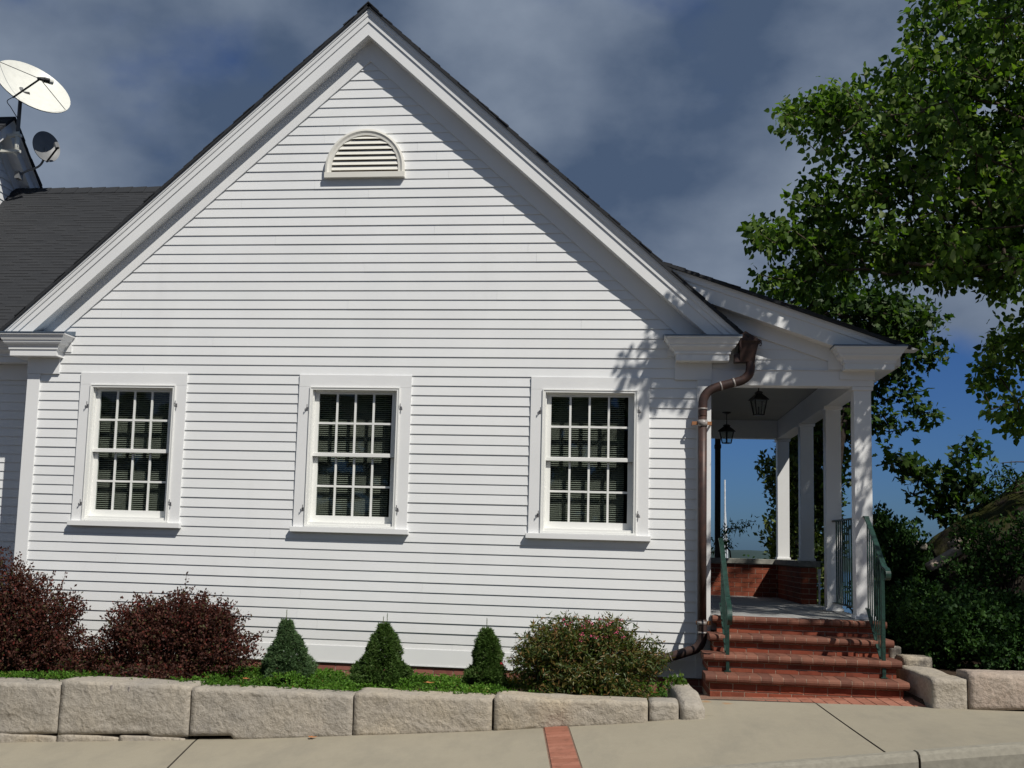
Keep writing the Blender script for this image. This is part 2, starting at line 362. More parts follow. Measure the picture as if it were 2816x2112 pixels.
tag(mb.build('water', M['water']), kind='structure')
mb = MB(); pts = []
for i in range(90):
    x = -300 + i * 10
    h = 1.2 + 5.0 * noise.noise(Vector((x * .012, 3.1, 0))) + 2.2 * noise.noise(Vector((x * .05, 1.7, 0))) + 2.6
    for k, (dy, f) in enumerate(((0, 0), (25, .75), (70, 1), (140, .7), (260, 0))): pts.append((x, 600 + dy, -5.4 + (h + 5.4) * f + (.4 * noise.noise(Vector((x * .2, k, 0))) if f else 0)))
mb.mesh(pts, [(i * 5 + k, i * 5 + 5 + k, i * 5 + 6 + k, i * 5 + 1 + k) for i in range(89) for k in range(4)])
tag(mb.build('hills', M['hills'], smooth=True), kind='structure')

# sidewalk slabs
def slab_grid(x0f, x1f, y0, y1, n=14, k=8, dz=0.0):
    mb = MB(); vs = []
    for j in range(k + 1):
        y = y0 + (y1 - y0) * j / k
        for i in range(n + 1):
            a, b = x0f(y), x1f(y); x = a + (b - a) * i / n
            vs.append((x, y, G(x, y) + dz))
    mb.mesh(vs, [(j * (n + 1) + i, j * (n + 1) + i + 1, (j + 1) * (n + 1) + i + 1, (j + 1) * (n + 1) + i) for j in range(k) for i in range(n)])
    return mb
jl = lambda y: -.80 + (y + 2.1) * -.135            # left joint
bl = lambda y: 2.15 + (y + 2.1) * -.105            # brick band left edge
br = lambda y: 2.335 + (y + 2.1) * -.115
jr = lambda y: 4.418 + (y + 1.4) * -.05
parts = [(lambda y: -9, lambda y: jl(y) - .008, -3.5, -2.0), (lambda y: jl(y) + .008, lambda y: bl(y) - .014, -3.5, -2.0),
         (lambda y: br(y) + .014, lambda y: jr(y) - .007, -3.5, -2.0), (lambda y: 3.40, lambda y: jr(y) - .007, -2.0, -1.40), (lambda y: jr(y) + .007, lambda y: 12, -3.5, -2.0), (lambda y: jr(y) + .007, lambda y: 12, -2.0, -1.40)]
mb = MB()
for p in parts:
    g_ = slab_grid(*p); b = len(mb.v); mb.v += g_.v; mb.f += [tuple(b + i for i in f) for f in g_.f]; mb.mi += g_.mi; mb.t += g_.t
tag(mb.build('sidewalk', M['concrete'], smooth=True), kind='structure')
g_ = slab_grid(lambda y: -9, lambda y: 12, -3.52, -1.3, 60, 12, -.010)
tag(g_.build('sidewalk_joints', M['joint'], smooth=True), kind='structure')
# brick band across the sidewalk: soldier pavers
mb = MB(); y = -2.08; 
while y > -3.5:
    y1 = y - .095
    a0, a1, b0, b1 = bl(y), br(y), bl(y1), br(y1)
    z = [G(a0, y), G(a1, y), G(b1, y1), G(b0, y1)]
    P4 = [(a0, y), (a1, y), (b1, y1 + .006), (b0, y1 + .006)]
    lo = [(p[0], p[1], zz - .006) for p, zz in zip(P4, z)]; hi = [(p[0], p[1], zz + .003) for p, zz in zip(P4, z)]
    mb.hexa([lo[3], lo[2], lo[1], lo[0], hi[3], hi[2], hi[1], hi[0]]); y = y1
mb2 = slab_grid(lambda y: bl(y) - .014, lambda y: br(y) + .014, -3.5, -2.0, 3, 8, -.004)
b = len(mb.v); mb.v += mb2.v; mb.f += [tuple(b + i for i in f) for f in mb2.f]; mb.mi += [1] * len(mb2.f); mb.t += mb2.t
tag(mb.build('sidewalk_brick_band', [M['paver'], M['mortar_dark']]), kind='structure')
# paver strip in front of the steps
mb = MB(); x = 3.46; zt = lambda x: .545 + (x - 3.47) * .039
while x < 5.28:
    x1 = x + .098
    sk = -.03
    y0, y1 = -1.40, -1.02
    for (ya, yb) in ((y0, y0 + .19), (y0 + .195, y1)):
        mb.hexa([(x + .004, ya, zt(x) - .03), (x1 - .003, ya, zt(x1) - .03), (x1 - .003 + sk, yb, zt(x1) - .02), (x + .004 + sk, yb, zt(x) - .02),
                 (x + .004, ya, zt(x) + .006), (x1 - .003, ya, zt(x1) + .006), (x1 - .003 + sk, yb, zt(x1) + .022), (x + .004 + sk, yb, zt(x) + .022)])
    x = x1
mb.hexa([(3.4, -1.41, .45), (5.32, -1.41, .5), (5.32, -.9, .5), (3.4, -.9, .45), (3.4, -1.41, .542), (5.32, -1.41, .612), (5.32, -.9, .64), (3.4, -.9, .575)], 1)
tag(mb.build('paver_strip', [M['paver'], M['mortar_dark']], bevel=.003), kind='structure')
# kerb stones and road
def kerb(x0, x1):
    mb = MB(); n = max(2, int((x1 - x0) / .25)); rings = []
    for i in range(n + 1):
        x = x0 + (x1 - x0) * i / n; z = G(x, -3.5) + .004
        j = noise.noise(Vector((x * 5, 0, 0))) * .006
        rings.append([(x, -3.502, z - .4), (x, -3.502, z), (x, -3.60 + j, z + .003), (x, -3.645 + j, z - .012), (x, -3.665 + j, z - .05), (x, -3.685, z - .4)])
    mb.loft(rings); return mb
kx = [-9, -6.6, -4.2, -1.8, .55, 2.7, 4.70, 6.9, 9.2, 12]
mb = MB()
for i in range(len(kx) - 1):
    g_ = kerb(kx[i] + .008, kx[i + 1] - .008); b = len(mb.v); mb.v += g_.v; mb.f += [tuple(b + q for q in f) for f in g_.f]; mb.mi += g_.mi; mb.t += g_.t
tag(mb.build('kerb', M['kerb']), kind='structure')
mb = MB(); rx = [-60, -30, -12, -6, -2.6, 0, 2, 3.5, 5, 7, 12, 30, 60]
ry = [-3.66, -5, -8, -12, -18]
mb.mesh([(x, y, G(x, -3.5) - .15 - max(0, (-y - 3.66)) * .012 + .004) for y in ry for x in rx], [(j * 13 + i, (j + 1) * 13 + i, (j + 1) * 13 + i + 1, j * 13 + i + 1) for j in range(4) for i in range(12)])
tag(mb.build('road', M['asphalt'], smooth=True), kind='structure')

# ================================================================== HOUSE
house = empty('white_house', (0, 0, .4), 'white clapboard gabled house with brick-based side porch and dark shingle roofs', 'house')
S = .9085
WX = [-3.0746, -.6276, 1.8288]; WW = 1.2055; WZ0 = 1.945; WZ1 = 3.6
CRX, CLX = 3.647, -3.693
def cut(iv, holes):
    out_ = [iv]
    for a, b in holes:
        o2 = []
        for p, q in out_:
            if b <= p or a >= q: o2.append((p, q))
            else:
                if a > p: o2.append((p, a))
                if b < q: o2.append((b, q))
        out_ = o2
    return out_
def clap(mb, x0a, x1a, x0b, x1b, z0, z1, y=0., lip=.012):
    # a wedge board: bottom edge proud of the wall by lip
    mb.hexa([(x0a, y - lip, z0), (x1a, y - lip, z0), (x1a, y + .02, z0), (x0a, y + .02, z0),
             (x0b, y - .002, z1 + .002), (x1b, y - .002, z1 + .002), (x1b, y + .02, z1 + .002), (x0b, y + .02, z1 + .002)])
mb = MB()
rows = [(.79, rowz(-27))] + [(rowz(n), rowz(n + 1)) for n in range(-27, 35)]
for k, (z0, z1) in enumerate(rows):
    def lim(z): return min(CRX - .03, (7.09 - z) / S)
    if 7.09 - z0 < .02: continue
    z1c = min(z1, 7.09)
    la, lb = lim(z0), max(.001, lim(z1c))
    holes = [(x + .03, x + WW - .03) for x in WX if z0 < WZ1 - .01 and z1 > WZ0 + .03]
    segs = cut((-la, la), holes)
    jit = rnd.uniform(-.0012, .0012)
    for a0, a1 in segs:
        b0 = -lb if a0 == -la else a0; b1 = lb if a1 == la else a1
        # occasional butt joint
        if a1 - a0 > 1.5 and rnd.random() < .75:
            j = rnd.uniform(a0 + .4, a1 - .4)
            clap(mb, a0, j - .0006, b0, j - .0006, z0, z1c, 0, .012 + jit); clap(mb, j + .0006, a1, j + .0006, b1, z0, z1c, 0, .012 + jit + rnd.uniform(0, .0012))
        else: clap(mb, a0, a1, b0, b1, z0, z1c, 0, .012 + jit)
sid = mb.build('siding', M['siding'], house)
# shell behind the boards, with the window holes, sides, back and floor
mb = MB()
hx = [-3.64, WX[0] + .06, WX[0] + WW - .06, WX[1] + .06, WX[1] + WW - .06, WX[2] + .06, WX[2] + WW - .06, 3.60]
for i in range(7):
    if i % 2 == 0: mb.box(hx[i], hx[i + 1], .022, .10, .3, 3.55)
    else:
        mb.box(hx[i], hx[i + 1], .022, .10, .3, WZ0 + .05)
        mb.box(hx[i], hx[i + 1], .022, .10, WZ1 - .05, 3.55)
mb.mesh([(-3.64, .022, 3.55), (3.60, .022, 3.55), (0.0, .022, 7.2), (-3.64, .1, 3.55), (3.60, .1, 3.55), (0, .1, 7.2)], [(0, 1, 2), (5, 4, 3), (0, 3, 4, 1)])
mb.box(-3.64, 3.60, .10, 9, .28, .34); mb.box(-3.64, 3.60, .10, 9, 3.58, 3.62)
mb.box(-3.64, -3.60, .10, 9, .34, 3.9); mb.box(3.56, 3.60, .10, 9, .34, 3.9); mb.box(-3.6, 3.56, 8.95, 9, .34, 3.9)
mb.box(-3.6, 3.56, 3.2, 3.25, .34, 3.58)
mb.build('interior_walls', M['interior'], house)
# side siding (porch side and left side)
for sgn, X in ((1, CRX - .012), (-1, CLX + .012)):
    mb = MB()
    for n in range(-27, 4):
        z0, z1 = rowz(n), rowz(n + 1)
        mb.hexa([(X - sgn * .03, .14, z0), (X + sgn * .0, .14, z0), (X, 9, z0), (X - sgn * .03, 9, z0), (X - sgn * .03, .14, z1), (X - sgn * .01, .14, z1), (X - sgn * .01, 9, z1), (X - sgn * .03, 9, z1)])
    mb.build('side_siding', M['siding'], house)
# skirt, corner boards, friezes
mb = MB(); mb.box(CLX + .004, CRX - .004, -.019, .02, .635, .794); mb.box(CLX + .002, CRX - .002, -.024, .02, .625, .634)
mb.build('skirt_board', M['trim'], house)
for X0, X1 in ((3.508, CRX), (CLX, -3.5484)):
    mb = MB(); mb.box(X0, X1, -.026, .14, .640, 3.582)
    mb.build('corner_board', M['trim'], house, bevel=.002)
# foundation
def brick_face(mb, x0, x1, z0, z1, y, bl_=.203, bh=.0677, gap=.010, depth=.04, xf=None, off=0):
    nrow = int(round((z1 - z0) / bh)); 
    for r_ in range(nrow):
        za = z0 + r_ * bh; zb = za + bh - gap
        x = x0 - (.5 * bl_ if (r_ + off) % 2 else 0)
        while x < x1 - .01:
            a, b = max(x, x0), min(x + bl_ - gap, x1)
            if b - a > .015: mb.box(a, b, y - .003, y + depth, za, zb, 0)
            x += bl_
    mb.box(x0 + .001, x1 - .001, y + .002, y + depth + .01, z0 - .01, z1 - .004, 1)
mb = MB(); brick_face(mb, CLX + .03, CRX - .02, .62 - .0677 * 6, .62, .0)
mb.box(CLX + .02, CRX - .01, .055, .3, .1, .62, 1)
mb.build('foundation', [M['brick_old'], M['mortar']], house)

# ---- main rake cornices (white boards), per side
prof = [(7.287, .175), (7.432, .175), (7.432, .187), (7.470, .188), (7.500, .190), (7.500, .199), (7.525, .203), (7.546, .203), (7.546, .212), (7.588, .213), (7.588, .02), (7.30, .02), (7.287, .02)]
ZC = 3.985
def rake(side):
    mb = MB(); A, B = [], []
    for zv, d in prof:
        A.append((0, -d, zv)); B.append((side * (zv - ZC) / S, -d, ZC))
    mb.loft([A, B] if side < 0 else [B, A])
    return mb
for sd in (-1, 1): rake(sd).build('rake_cornice', M['trim'], house)
for sd in (-1, 1):                                  # rake frieze boards against the wall
    mb = MB(); q = [(7.056, -.024), (7.32, -.024), (7.32, .018), (7.056, .018)]
    A = [(0, y, z) for z, y in q]; B = [(sd * (z - 3.99) / S, y, 3.99) for z, y in q]
    mb.loft([A, B] if sd > 0 else [B, A]); mb.build('rake_frieze', M['trim'], house)
# ---- main roof, in courses
def course_roof(name, O, U_, V_, ul, vl, parent, thick=.03, step=.144, jag=0.012, lift=.009):
    """O: lower front corner, U_: along the eave, V_: up the slope (unit vectors)."""
    O, U_, V_ = Vector(O), Vector(U_).normalized(), Vector(V_).normalized(); Nn = U_.cross(V_).normalized()
    if Nn.z < 0: Nn = -Nn
    mb = MB(); uv = []; n = int(math.ceil(vl / step))
    for i in range(n):
        v0 = i * step; v1 = min(v0 + step + .012, vl)
        j0 = rnd.uniform(-jag, jag); j1 = rnd.uniform(-jag, jag); th = lift + rnd.uniform(-.0005, .001)
        p = [O + U_ * j0 + V_ * v0, O + U_ * (ul + j1) + V_ * v0, O + U_ * (ul + j1) + V_ * v1, O + U_ * j0 + V_ * v1]
        lo = [q - Nn * .004 for q in p]; hi = [p[0] + Nn * th, p[1] + Nn * th, p[2] + Nn * .002, p[3] + Nn * .002]
        b = len(mb.v); mb.v.extend([tuple(q) for q in lo + hi])
        uvs = [(0, v0), (ul, v0), (ul, v1), (0, v1)] * 2
        for f in [(0, 3, 2, 1), (4, 5, 6, 7), (0, 1, 5, 4), (1, 2, 6, 5), (2, 3, 7, 6), (3, 0, 4, 7)]:
            mb.f.append(tuple(b + q for q in f)); mb.mi.append(0); mb.t.append(0)
            for q in f: uv.append(uvs[q])
    # deck
    p = [O, O + U_ * ul, O + U_ * ul + V_ * vl, O + V_ * vl]
    b = len(mb.v); mb.v.extend([tuple(q - Nn * thick) for q in p] + [tuple(q - Nn * .003) for q in p])
    for f in [(0, 3, 2, 1), (4, 5, 6, 7), (0, 1, 5, 4), (1, 2, 6, 5), (2, 3, 7, 6), (3, 0, 4, 7)]:
        mb.f.append(tuple(b + q for q in f)); mb.mi.append(0); mb.t.append(0)
        for q in f: uv.append((0, 0))
    mb.uv = uv
    return mb.build(name, M['shingle'], parent)
ang = math.atan(S); zr = 7.613; xe = (zr - 3.985) / S
sl_ = xe / math.cos(ang)
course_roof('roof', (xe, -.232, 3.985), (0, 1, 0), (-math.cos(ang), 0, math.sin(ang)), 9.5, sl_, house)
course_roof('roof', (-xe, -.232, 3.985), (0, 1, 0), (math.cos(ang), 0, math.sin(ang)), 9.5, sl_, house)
mb = MB()
for i in range(46):                                   # ridge caps
    y = -.247 + i * .2; 
    for s_ in (-1, 1):
        mb.hexa([(0, y, zr + .012), (s_ * .12, y, zr + .010 - .12 * S), (s_ * .12, y + .215, zr + .003 - .12 * S), (0, y + .215, zr + .004),
                 (0, y, zr + .024), (s_ * .12, y, zr + .020 - .12 * S), (s_ * .12, y + .215, zr + .010 - .12 * S), (0, y + .215, zr + .012)])
mb.build('ridge_cap', M['shingle'], house)
# ---- boxed eaves along the sides
for s_, X, Xo, y0 in ((-1, CLX, -3.835, -.02), (1, CRX, 3.81, -.02)):
    mb = MB(); x0, x1 = sorted((X - s_ * .05, Xo)); mb.box(x0, x1, y0, 9, 3.757, 3.83)
    x0, x1 = sorted((X - s_ * .05, Xo + s_ * .10)); mb.box(x0, x1, y0, 9, 3.83, 3.975)
    mb.build('eave', M['trim'], house)
# ---- cornice returns
crown = [(0, 0), (.066, 0), (.068, .014), (.093, .016), (.112, .030), (.128, .052), (.145, .064), (.162, .066), (.166, .078), (.195, .092), (.218, .104), (.222, .118), (.236, .120)]
def ret(name, xi, xo, z0, yb, wallz, s=1.0, yfr=-.175):
    x0, x1 = min(xi, xo), max(xi, xo)
    e_ = empty_part(name, house)
    mb = MB(); rings = []
    for dz, o in crown:
        o *= s; of = o * .72; rings.append([(x0 - o, yfr - of, z0 + dz * s), (x1 + o, yfr - of, z0 + dz * s), (x1 + o, yb, z0 + dz * s), (x0 - o, yb, z0 + dz * s)])
    mb.loft(rings); body = mb.build(name, M['trim'], house, bevel=0)
    o = .122 * s; yfr += o * .28; zt_ = z0 + .236 * s; mb = MB()
    A = [(x0 - o, yfr - o - .004, zt_ + .001), (x1 + o, yfr - o - .004, zt_ + .001), (x1 + o, yb, zt_ + .001), (x0 - o, yb, zt_ + .001)]
    B = [(x0 - o, yfr - o - .004, zt_ + .014), (x1 + o, yfr - o - .004, zt_ + .014), (x1 + o, yb, wallz), (x0 - o, yb, wallz)]
    mb.loft([A, B]); mb.build('flashing', M['flashing'], body)
    return body
def empty_part(n, p): return None
for s_, xi, xo in ((1, 3.29, 3.81), (-1, 3.30, 3.835)):
    ret('cornice_return', s_ * xi, s_ * xo, 3.757, -.0, 4.055)
mb = MB(); mb.box(3.285, CRX + .006, -.030, .14, 3.583, 3.760); mb.box(3.205, 3.7, -.022, .10, 3.824, 3.99); mb.build('return_frieze', M['trim'], house)
mb = MB(); mb.box(CLX - .006, -3.33, -.030, .14, 3.583, 3.760); mb.box(-3.7, -3.21, -.022, .10, 3.824, 3.99)
mb.build('return_frieze', M['trim'], house)

# ---- gable vent
mb = MB(); VC, VZ, VR = -.012, 5.845, .434
def arch(r, y, zb): return [(VC - r, y, zb)] + [(VC + r * math.cos(t), y, VZ + r * math.sin(t)) for t in [math.pi - i * math.pi / 24 for i in range(25)]] + [(VC + r, y, zb)]
o1 = arch(VR, -.058, 5.765); i1 = arch(VR - .022, -.064, 5.765); i2 = arch(VR - .045, -.052, 5.765); i3 = arch(VR - .068, -.050, 5.765); i4 = arch(VR - .072, .0, 5.765); o0 = arch(VR, -.0, 5.765)
seq = [o0, o1, i1, i2, i3, i4]
for a_, b_ in zip(seq[:-1], seq[1:]):
    for k in range(len(a_) - 1): mb.face([a_[k + 1], a_[k], b_[k], b_[k + 1]], 0, .5)
mb.box(VC - VR - .004, VC + VR + .004, -.066, 0, 5.742, 5.80)
vent = mb.build('gable_vent', M['cream'], house)
mb = MB(); mb.mesh(arch(VR - .07, -.0135, 5.79) , [tuple(range(26, -1, -1))]); mb.build('vent_recess', M['vent_dark'], vent)
for k in range(7):
    zc = 5.826 + k * .0577; r_ = VR - .072; rings = []
    for q in range(6):
        f = q / 5; z = zc + .046 * f; dz_ = max(0, z - VZ)
        if dz_ > r_ * .985: break
        hw = math.sqrt(r_ * r_ - dz_ * dz_); y = -.052 + .022 * f
        rings.append([(VC - hw, y, z), (VC + hw, y, z), (VC + hw, y + .006, z - .003), (VC - hw, y + .006, z - .003)])
    if len(rings) < 3: continue
    mb = MB(); mb.loft(rings); mb.build('slat', M['cream'], vent)

# ---- windows
def window(x0, zt):
    cas = MB()                                        # casing: head and two legs
    cas.box(x0, x0 + WW, -.026, .03, zt - .129, zt); cas.box(x0, x0 + .120, -.0255, .03, WZ0 + .04, zt - .1295); cas.box(x0 + WW - .120, x0 + WW, -.0255, .03, WZ0 + .04, zt - .1295)
    win = cas.build('window', M['trim'], house, bevel=.0015)
    x1, x2 = x0 + .120, x0 + WW - .120; zh = zt - .1295; zb = zt - 1.600
    mb = MB()                                         # brick mould frame
    def ring(a, b, t, bo, y0, y1, wd):
        mb.box(a, a + wd, y0, y1, bo, t); mb.box(b - wd, b, y0, y1, bo, t); mb.box(a + wd, b - wd, y0, y1, t - wd, t); 
    ring(x1, x2, zh, zb, -.040, .04, .012); ring(x1 + .012, x2 - .012, zh - .012, zb, -.034, .05, .020)
    ring(x1 + .032, x2 - .032, zh - .032, zb, .004, .13, .010)
    mb.box(x1 + .012, x2 - .012, -.038, .13, zb, zb + .022); mb.box(x1 + .03, x2 - .03, -.01, .13, zb + .022, zb + .05)
    mb.build('frame', M['sash'], win, bevel=.0015)
    mb = MB(); mb.box(x0 - .022, x0 + WW + .022, -.072, .03, zb - .055, zb - .002); mb.build('sill', M['trim'], win, bevel=.003)
    gl0, gl1 = x0 + .208, x0 + WW - .212
    for nm, z1, z0, y, bot, top in (('upper_sash', zt - .195, zt - .818, .040, .040, .028), ('lower_sash', zt - .858, zt - 1.478, .078, .075, .02)):
        mb = MB(); a, b = x1 + .040, x2 - .040; yy0, yy1 = y, y + .034
        mb.box(a, gl0, yy0, yy1, z0 - bot, z1 + top); mb.box(gl1, b, yy0, yy1, z0 - bot, z1 + top)
        mb.box(gl0, gl1, yy0, yy1, z1, z1 + top); mb.box(gl0, gl1, yy0, yy1, z0 - bot, z0)
        if nm == 'upper_sash': mb.box(x1 + .034, x2 - .034, yy0 - .008, yy1, z0 - .040, z0 - .006)
        for k in (1, 2, 3):
            xc = gl0 + (gl1 - gl0) * k / 4; mb.box(xc - .0105, xc + .0105, yy0 + .004, yy1 - .008, z0, z1)
        zc = (z0 + z1) / 2; mb.box(gl0, gl1, yy0 + .006, yy1 - .006, zc - .0105, zc + .0105)
        sh = mb.build(nm, M['sash'], win)
        mb = MB(); mb.box(gl0 - .004, gl1 + .004, yy0 + .016, yy0 + .019, z0 - .004, z1 + .004); mb.build('glass', M['glass'], sh)
    mb = MB(); z = zt - .20
    while z > zt - 1.52:                              # mini blind slats
        mb.hexa([(gl0 - .03, .150, z - .0065), (gl1 - .035, .150, z - .0065), (gl1 - .035, .167, z + .0045), (gl0 - .03, .167, z + .0045),
                 (gl0 - .03, .149, z - .0053), (gl1 - .035, .149, z - .0053), (gl1 - .035, .166, z + .0058), (gl0 - .03, .166, z + .0058)])
        z -= .0212
    mb.box(gl0 - .03, gl1 - .035, .145, .175, zt - .19, zt - .165)
    for fx in (.12, .5, .88):
        xx = gl0 + (gl1 - gl0) * fx; mb.box(xx, xx + .0015, .147, .149, zt - 1.52, zt - .17)
    mb.build('blinds', M['blind'], win)
    for sx_, zz in ((0, zt - .365), (1, zt - .345), (0, zt - 1.42), (1, zt - 1.40)):
        xh = x1 - .022 if sx_ == 0 else x2 + .016; d = -1 if sx_ == 0 else 1
        h_ = MB(); h_.tube([(xh, -.026, zz + .012), (xh + d * -.004, -.052, zz + .010), (xh + d * -.004, -.055, zz + .045)], .0045, 6)
        h_.tube([(xh, -.026, zz - .004), (xh + d * .018, -.050, zz - .020), (xh + d * .014, -.050, zz + .004)], .004, 6)
        h_.box(xh - .009, xh + .009, -.030, -.024, zz - .018, zz + .018)
        h_.build('shutter_hook', M['iron_hook'], win)
    return win
for x in WX: window(x, WZ1)

# ---- downspout (copper)
def smooth(pts, k=6):
    pts = [Vector(p) for p in pts]; o = []
    for i in range(len(pts) - 1):
        p0, p1, p2, p3 = pts[max(i - 1, 0)], pts[i], pts[i + 1], pts[min(i + 2, len(pts) - 1)]
        for j in range(k):
            t = j / k; o.append(.5 * ((2 * p1) + (p2 - p0) * t + (2 * p0 - 5 * p1 + 4 * p2 - p3) * t * t + (3 * p1 - p0 - 3 * p2 + p3) * t ** 3))
    return o + [pts[-1]]
mb = MB(); py = -.118
top = smooth([(4.02, py, 3.78), (4.022, py, 3.69), (4.005, py, 3.625), (3.94, py, 3.570), (3.85, py, 3.542), (3.70, py, 3.498), (3.615, py, 3.455), (3.568, py, 3.385), (3.557, py, 3.30), (3.556, py, 3.20)], 6)
mb.tube(top, .045, 16, 0)
mb.tube([(3.556, py, 3.21), (3.556, py, 2.2), (3.557, py, 1.19)], .0435, 18, 0)
low = smooth([(3.557, py, 1.20), (3.562, py, 1.08), (3.555, py, 1.0), (3.515, py, .93), (3.44, py, .895), (3.30, py, .845), (3.14, py, .79), (3.0, py, .74)], 6)
mb.tube(low, .047, 16, 0)
for p, q in (((3.556, py, 3.285), (3.556, py, 3.268)), ((3.556, py, 3.165), (3.556, py, 3.10)), ((3.557, py, 1.185), (3.557, py, 1.15)), ((3.562, py, 1.085), (3.562, py, 1.065)),
             ((3.870, py, 3.548), (3.852, py, 3.543)), ((3.742, py, 3.511), (3.728, py, 3.507)), ((3.262, py, .832), (3.252, py, .828))):
    mb.tube([p, q], .0492, 18, 1)
dsp = mb.build('downspout', [M['copper'], M['solder']], house, smooth=True)
mb = MB(); mb.box(3.453, 3.645, -.125, -.116, 3.115, 3.150); mb.box(3.453, 3.458, -.12, -.02, 3.115, 3.150); mb.box(3.640, 3.645, -.12, -.02, 3.115, 3.150); mb.build('strap', M['copper_bright'], dsp)
mb = MB(); mb.box(3.500, 3.645, -.125, -.114, 1.150, 1.188); mb.box(3.638, 3.643, -.12, -.02, 1.150, 1.188); mb.build('strap', M['copper_bright'], dsp)
mb = MB()                                             # leader head at the end of the eave
rings = []
for z, a, b, yf in ((3.755, 3.918, 4.062, -.16), (3.80, 3.916, 4.066, -.175), (3.88, 3.916, 4.080, -.20), (3.935, 3.918, 4.095, -.215), (3.955, 3.920, 4.115, -.225)):
    rings.append([(a, yf, z), (b, yf, z), (b, -.02, z), (a, -.02, z)])
mb.loft(rings)
mb.mesh([(3.90, -.235, 3.955), (4.125, -.23, 3.950), (4.125, -.02, 3.950), (3.90, -.02, 3.955), (3.965, -.24, 4.045), (3.995, -.02, 4.045)], [(0, 1, 4), (1, 2, 5, 4), (2, 3, 5), (3, 0, 4, 5), (0, 3, 2, 1)])
mb.tube(smooth([(3.965, -.235, 4.04), (3.925, -.235, 4.00), (3.912, -.235, 3.93), (3.916, -.235, 3.86)]), .010, 8)
mb.box(3.866, 3.918, -.16, -.03, 3.752, 3.835)
mb.tube([(4.10, -.225, 3.945), (4.118, -.225, 3.93), (4.112, -.225, 3.90), (4.098, -.225, 3.905)], .006, 6)
mb.build('leader_head', M['copper'], house)

# ================================================================== PORCH (parts of the house)
PS = .357; pang = math.atan(PS)
PX1 = 5.23
def pz(x): return 3.926 + PS * (5.519 - x)            # top line of the porch roof
# front beam, side beam, back beam
mb = MB()
mb.box(CRX + .002, PX1, -.012, .165, 3.535, 3.688); mb.box(CRX + .002, PX1 - .002, .0, .150, 3.690, 3.99)
mb.box(CRX + .002, PX1 + .004, -.022, .01, 3.6885, 3.698)
mb.box(5.045, PX1 - .001, .166, 5.64, 3.536, 3.95)
mb.box(CRX + .002, 5.044, 5.46, 5.63, 3.537, 3.95)
mb.build('porch_beam', M['trim'], house, bevel=.002)
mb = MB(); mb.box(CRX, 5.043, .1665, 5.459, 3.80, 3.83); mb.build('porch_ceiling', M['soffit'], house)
# porch gable: boards and the frieze under its rake
mb = MB()
for z0, z1 in ((3.699, 3.800), (3.800, 3.902), (3.902, 4.003), (4.003, 4.105), (4.105, 4.2), (4.2, 4.3), (4.3, 4.4), (4.4, 4.5), (4.5, 4.6)):
    xr = lambda z: min(5.15, 5.519 - (z + .2 - 3.926) / PS)
    xl = max(3.3, min(3.66, (7.45 - z0) / S - .05)); 
    if xr(z0) - xl < .05: continue
    clap(mb, xl, xr(z0), xl, max(xl + .01, xr(z1)), z0, z1, 0., .010)
mb.build('porch_gable_siding', M['siding'], house)
pprof = [(-.262, .175), (-.115, .175), (-.115, .187), (-.090, .188), (-.068, .189), (-.068, .198), (-.050, .200), (-.036, .201), (-.036, .210), (-.026, .210), (-.016, .211), (-.016, .012), (-.262, .012)]
XT, zc_ = 3.12, 3.875
mb = MB(); A, B = [], []
for dz, d in pprof:
    xt = (7.625 - .9085 * 0 - (3.926 + PS * 5.519) - dz) / (S - PS); A.append((xt, -d, pz(xt) + dz)); B.append((5.519 - (zc_ - dz - 3.926) / PS, -d, zc_))
mb.loft([B, A]); mb.build('porch_rake_cornice', M['trim'], house)
mb = MB(); A, B = [], []
for dz, y in ((-.40, -.028), (-.25, -.028), (-.25, .012), (-.40, .012)):
    A.append((3.5, y, pz(3.5) + dz)); B.append((5.519 - (3.70 - dz - 3.926) / PS if dz < -.3 else 5.18, y, max(3.70, pz(5.18) + dz)))
mb.loft([B, A]); mb.build('porch_rake_frieze', M['trim'], house)
ret('porch_cornice_return', 4.925, 5.392, 3.682, -.0, 3.935, .93)
mb = MB(); mb.box(4.90, PX1 + .008, -.030, -.013, 3.60, 3.683); mb.box(4.79, 5.2, -.0325, -.002, 3.699, 3.86)
mb.build('porch_return_frieze', M['trim'], house)
mb = MB(); mb.box(PX1 - .03, 5.392, -.0, 5.75, 3.684, 3.745); mb.box(PX1 - .03, 5.49, -.0, 5.75, 3.745, 3.885); mb.build('porch_eave', M['trim'], house)
xl = 5.545
course_roof('porch_roof', (xl, -.23, pz(xl) - .012), (0, 1, 0), (-math.cos(pang), 0, math.sin(pang)), 6.2, (xl - 3.15) / math.cos(pang), house)
# columns
def column(x0, x1, y0, y1, z0, z1):
    mb = MB(); mb.box(x0, x1, y0, y1, z0, z1 - .001)
    mb.box(x0 - .014, x1 + .014, y0 - .014, y1 + .014, z0 + .001, z0 + .032); mb.box(x0 - .018, x1 + .018, y0 - .018, y1 + .018, z1 - .038, z1 - .0015)
    return mb.build('porch_column', M['trim'], house, bevel=.004)
column(5.040, 5.206, .006, .172, 1.251, 3.535)
column(5.040, 5.206, 1.57, 1.736, 1.251, 3.536)
column(5.040, 5.206, 3.38, 3.546, 1.786, 3.536)
column(5.040, 5.206, 5.46, 5.626, 1.786, 3.536)
# floor
mb = MB(); mb.box(CRX, 5.235, -.05, 5.6, 1.10, 1.249); pf = mb.build('porch_floor', M['slate'], house, bevel=.003)
mb = MB(); mb.box(CRX + .005, 5.215, -.03, 5.58, .3, 1.10); mb.build('porch_base', M['mortar_dark'], house)
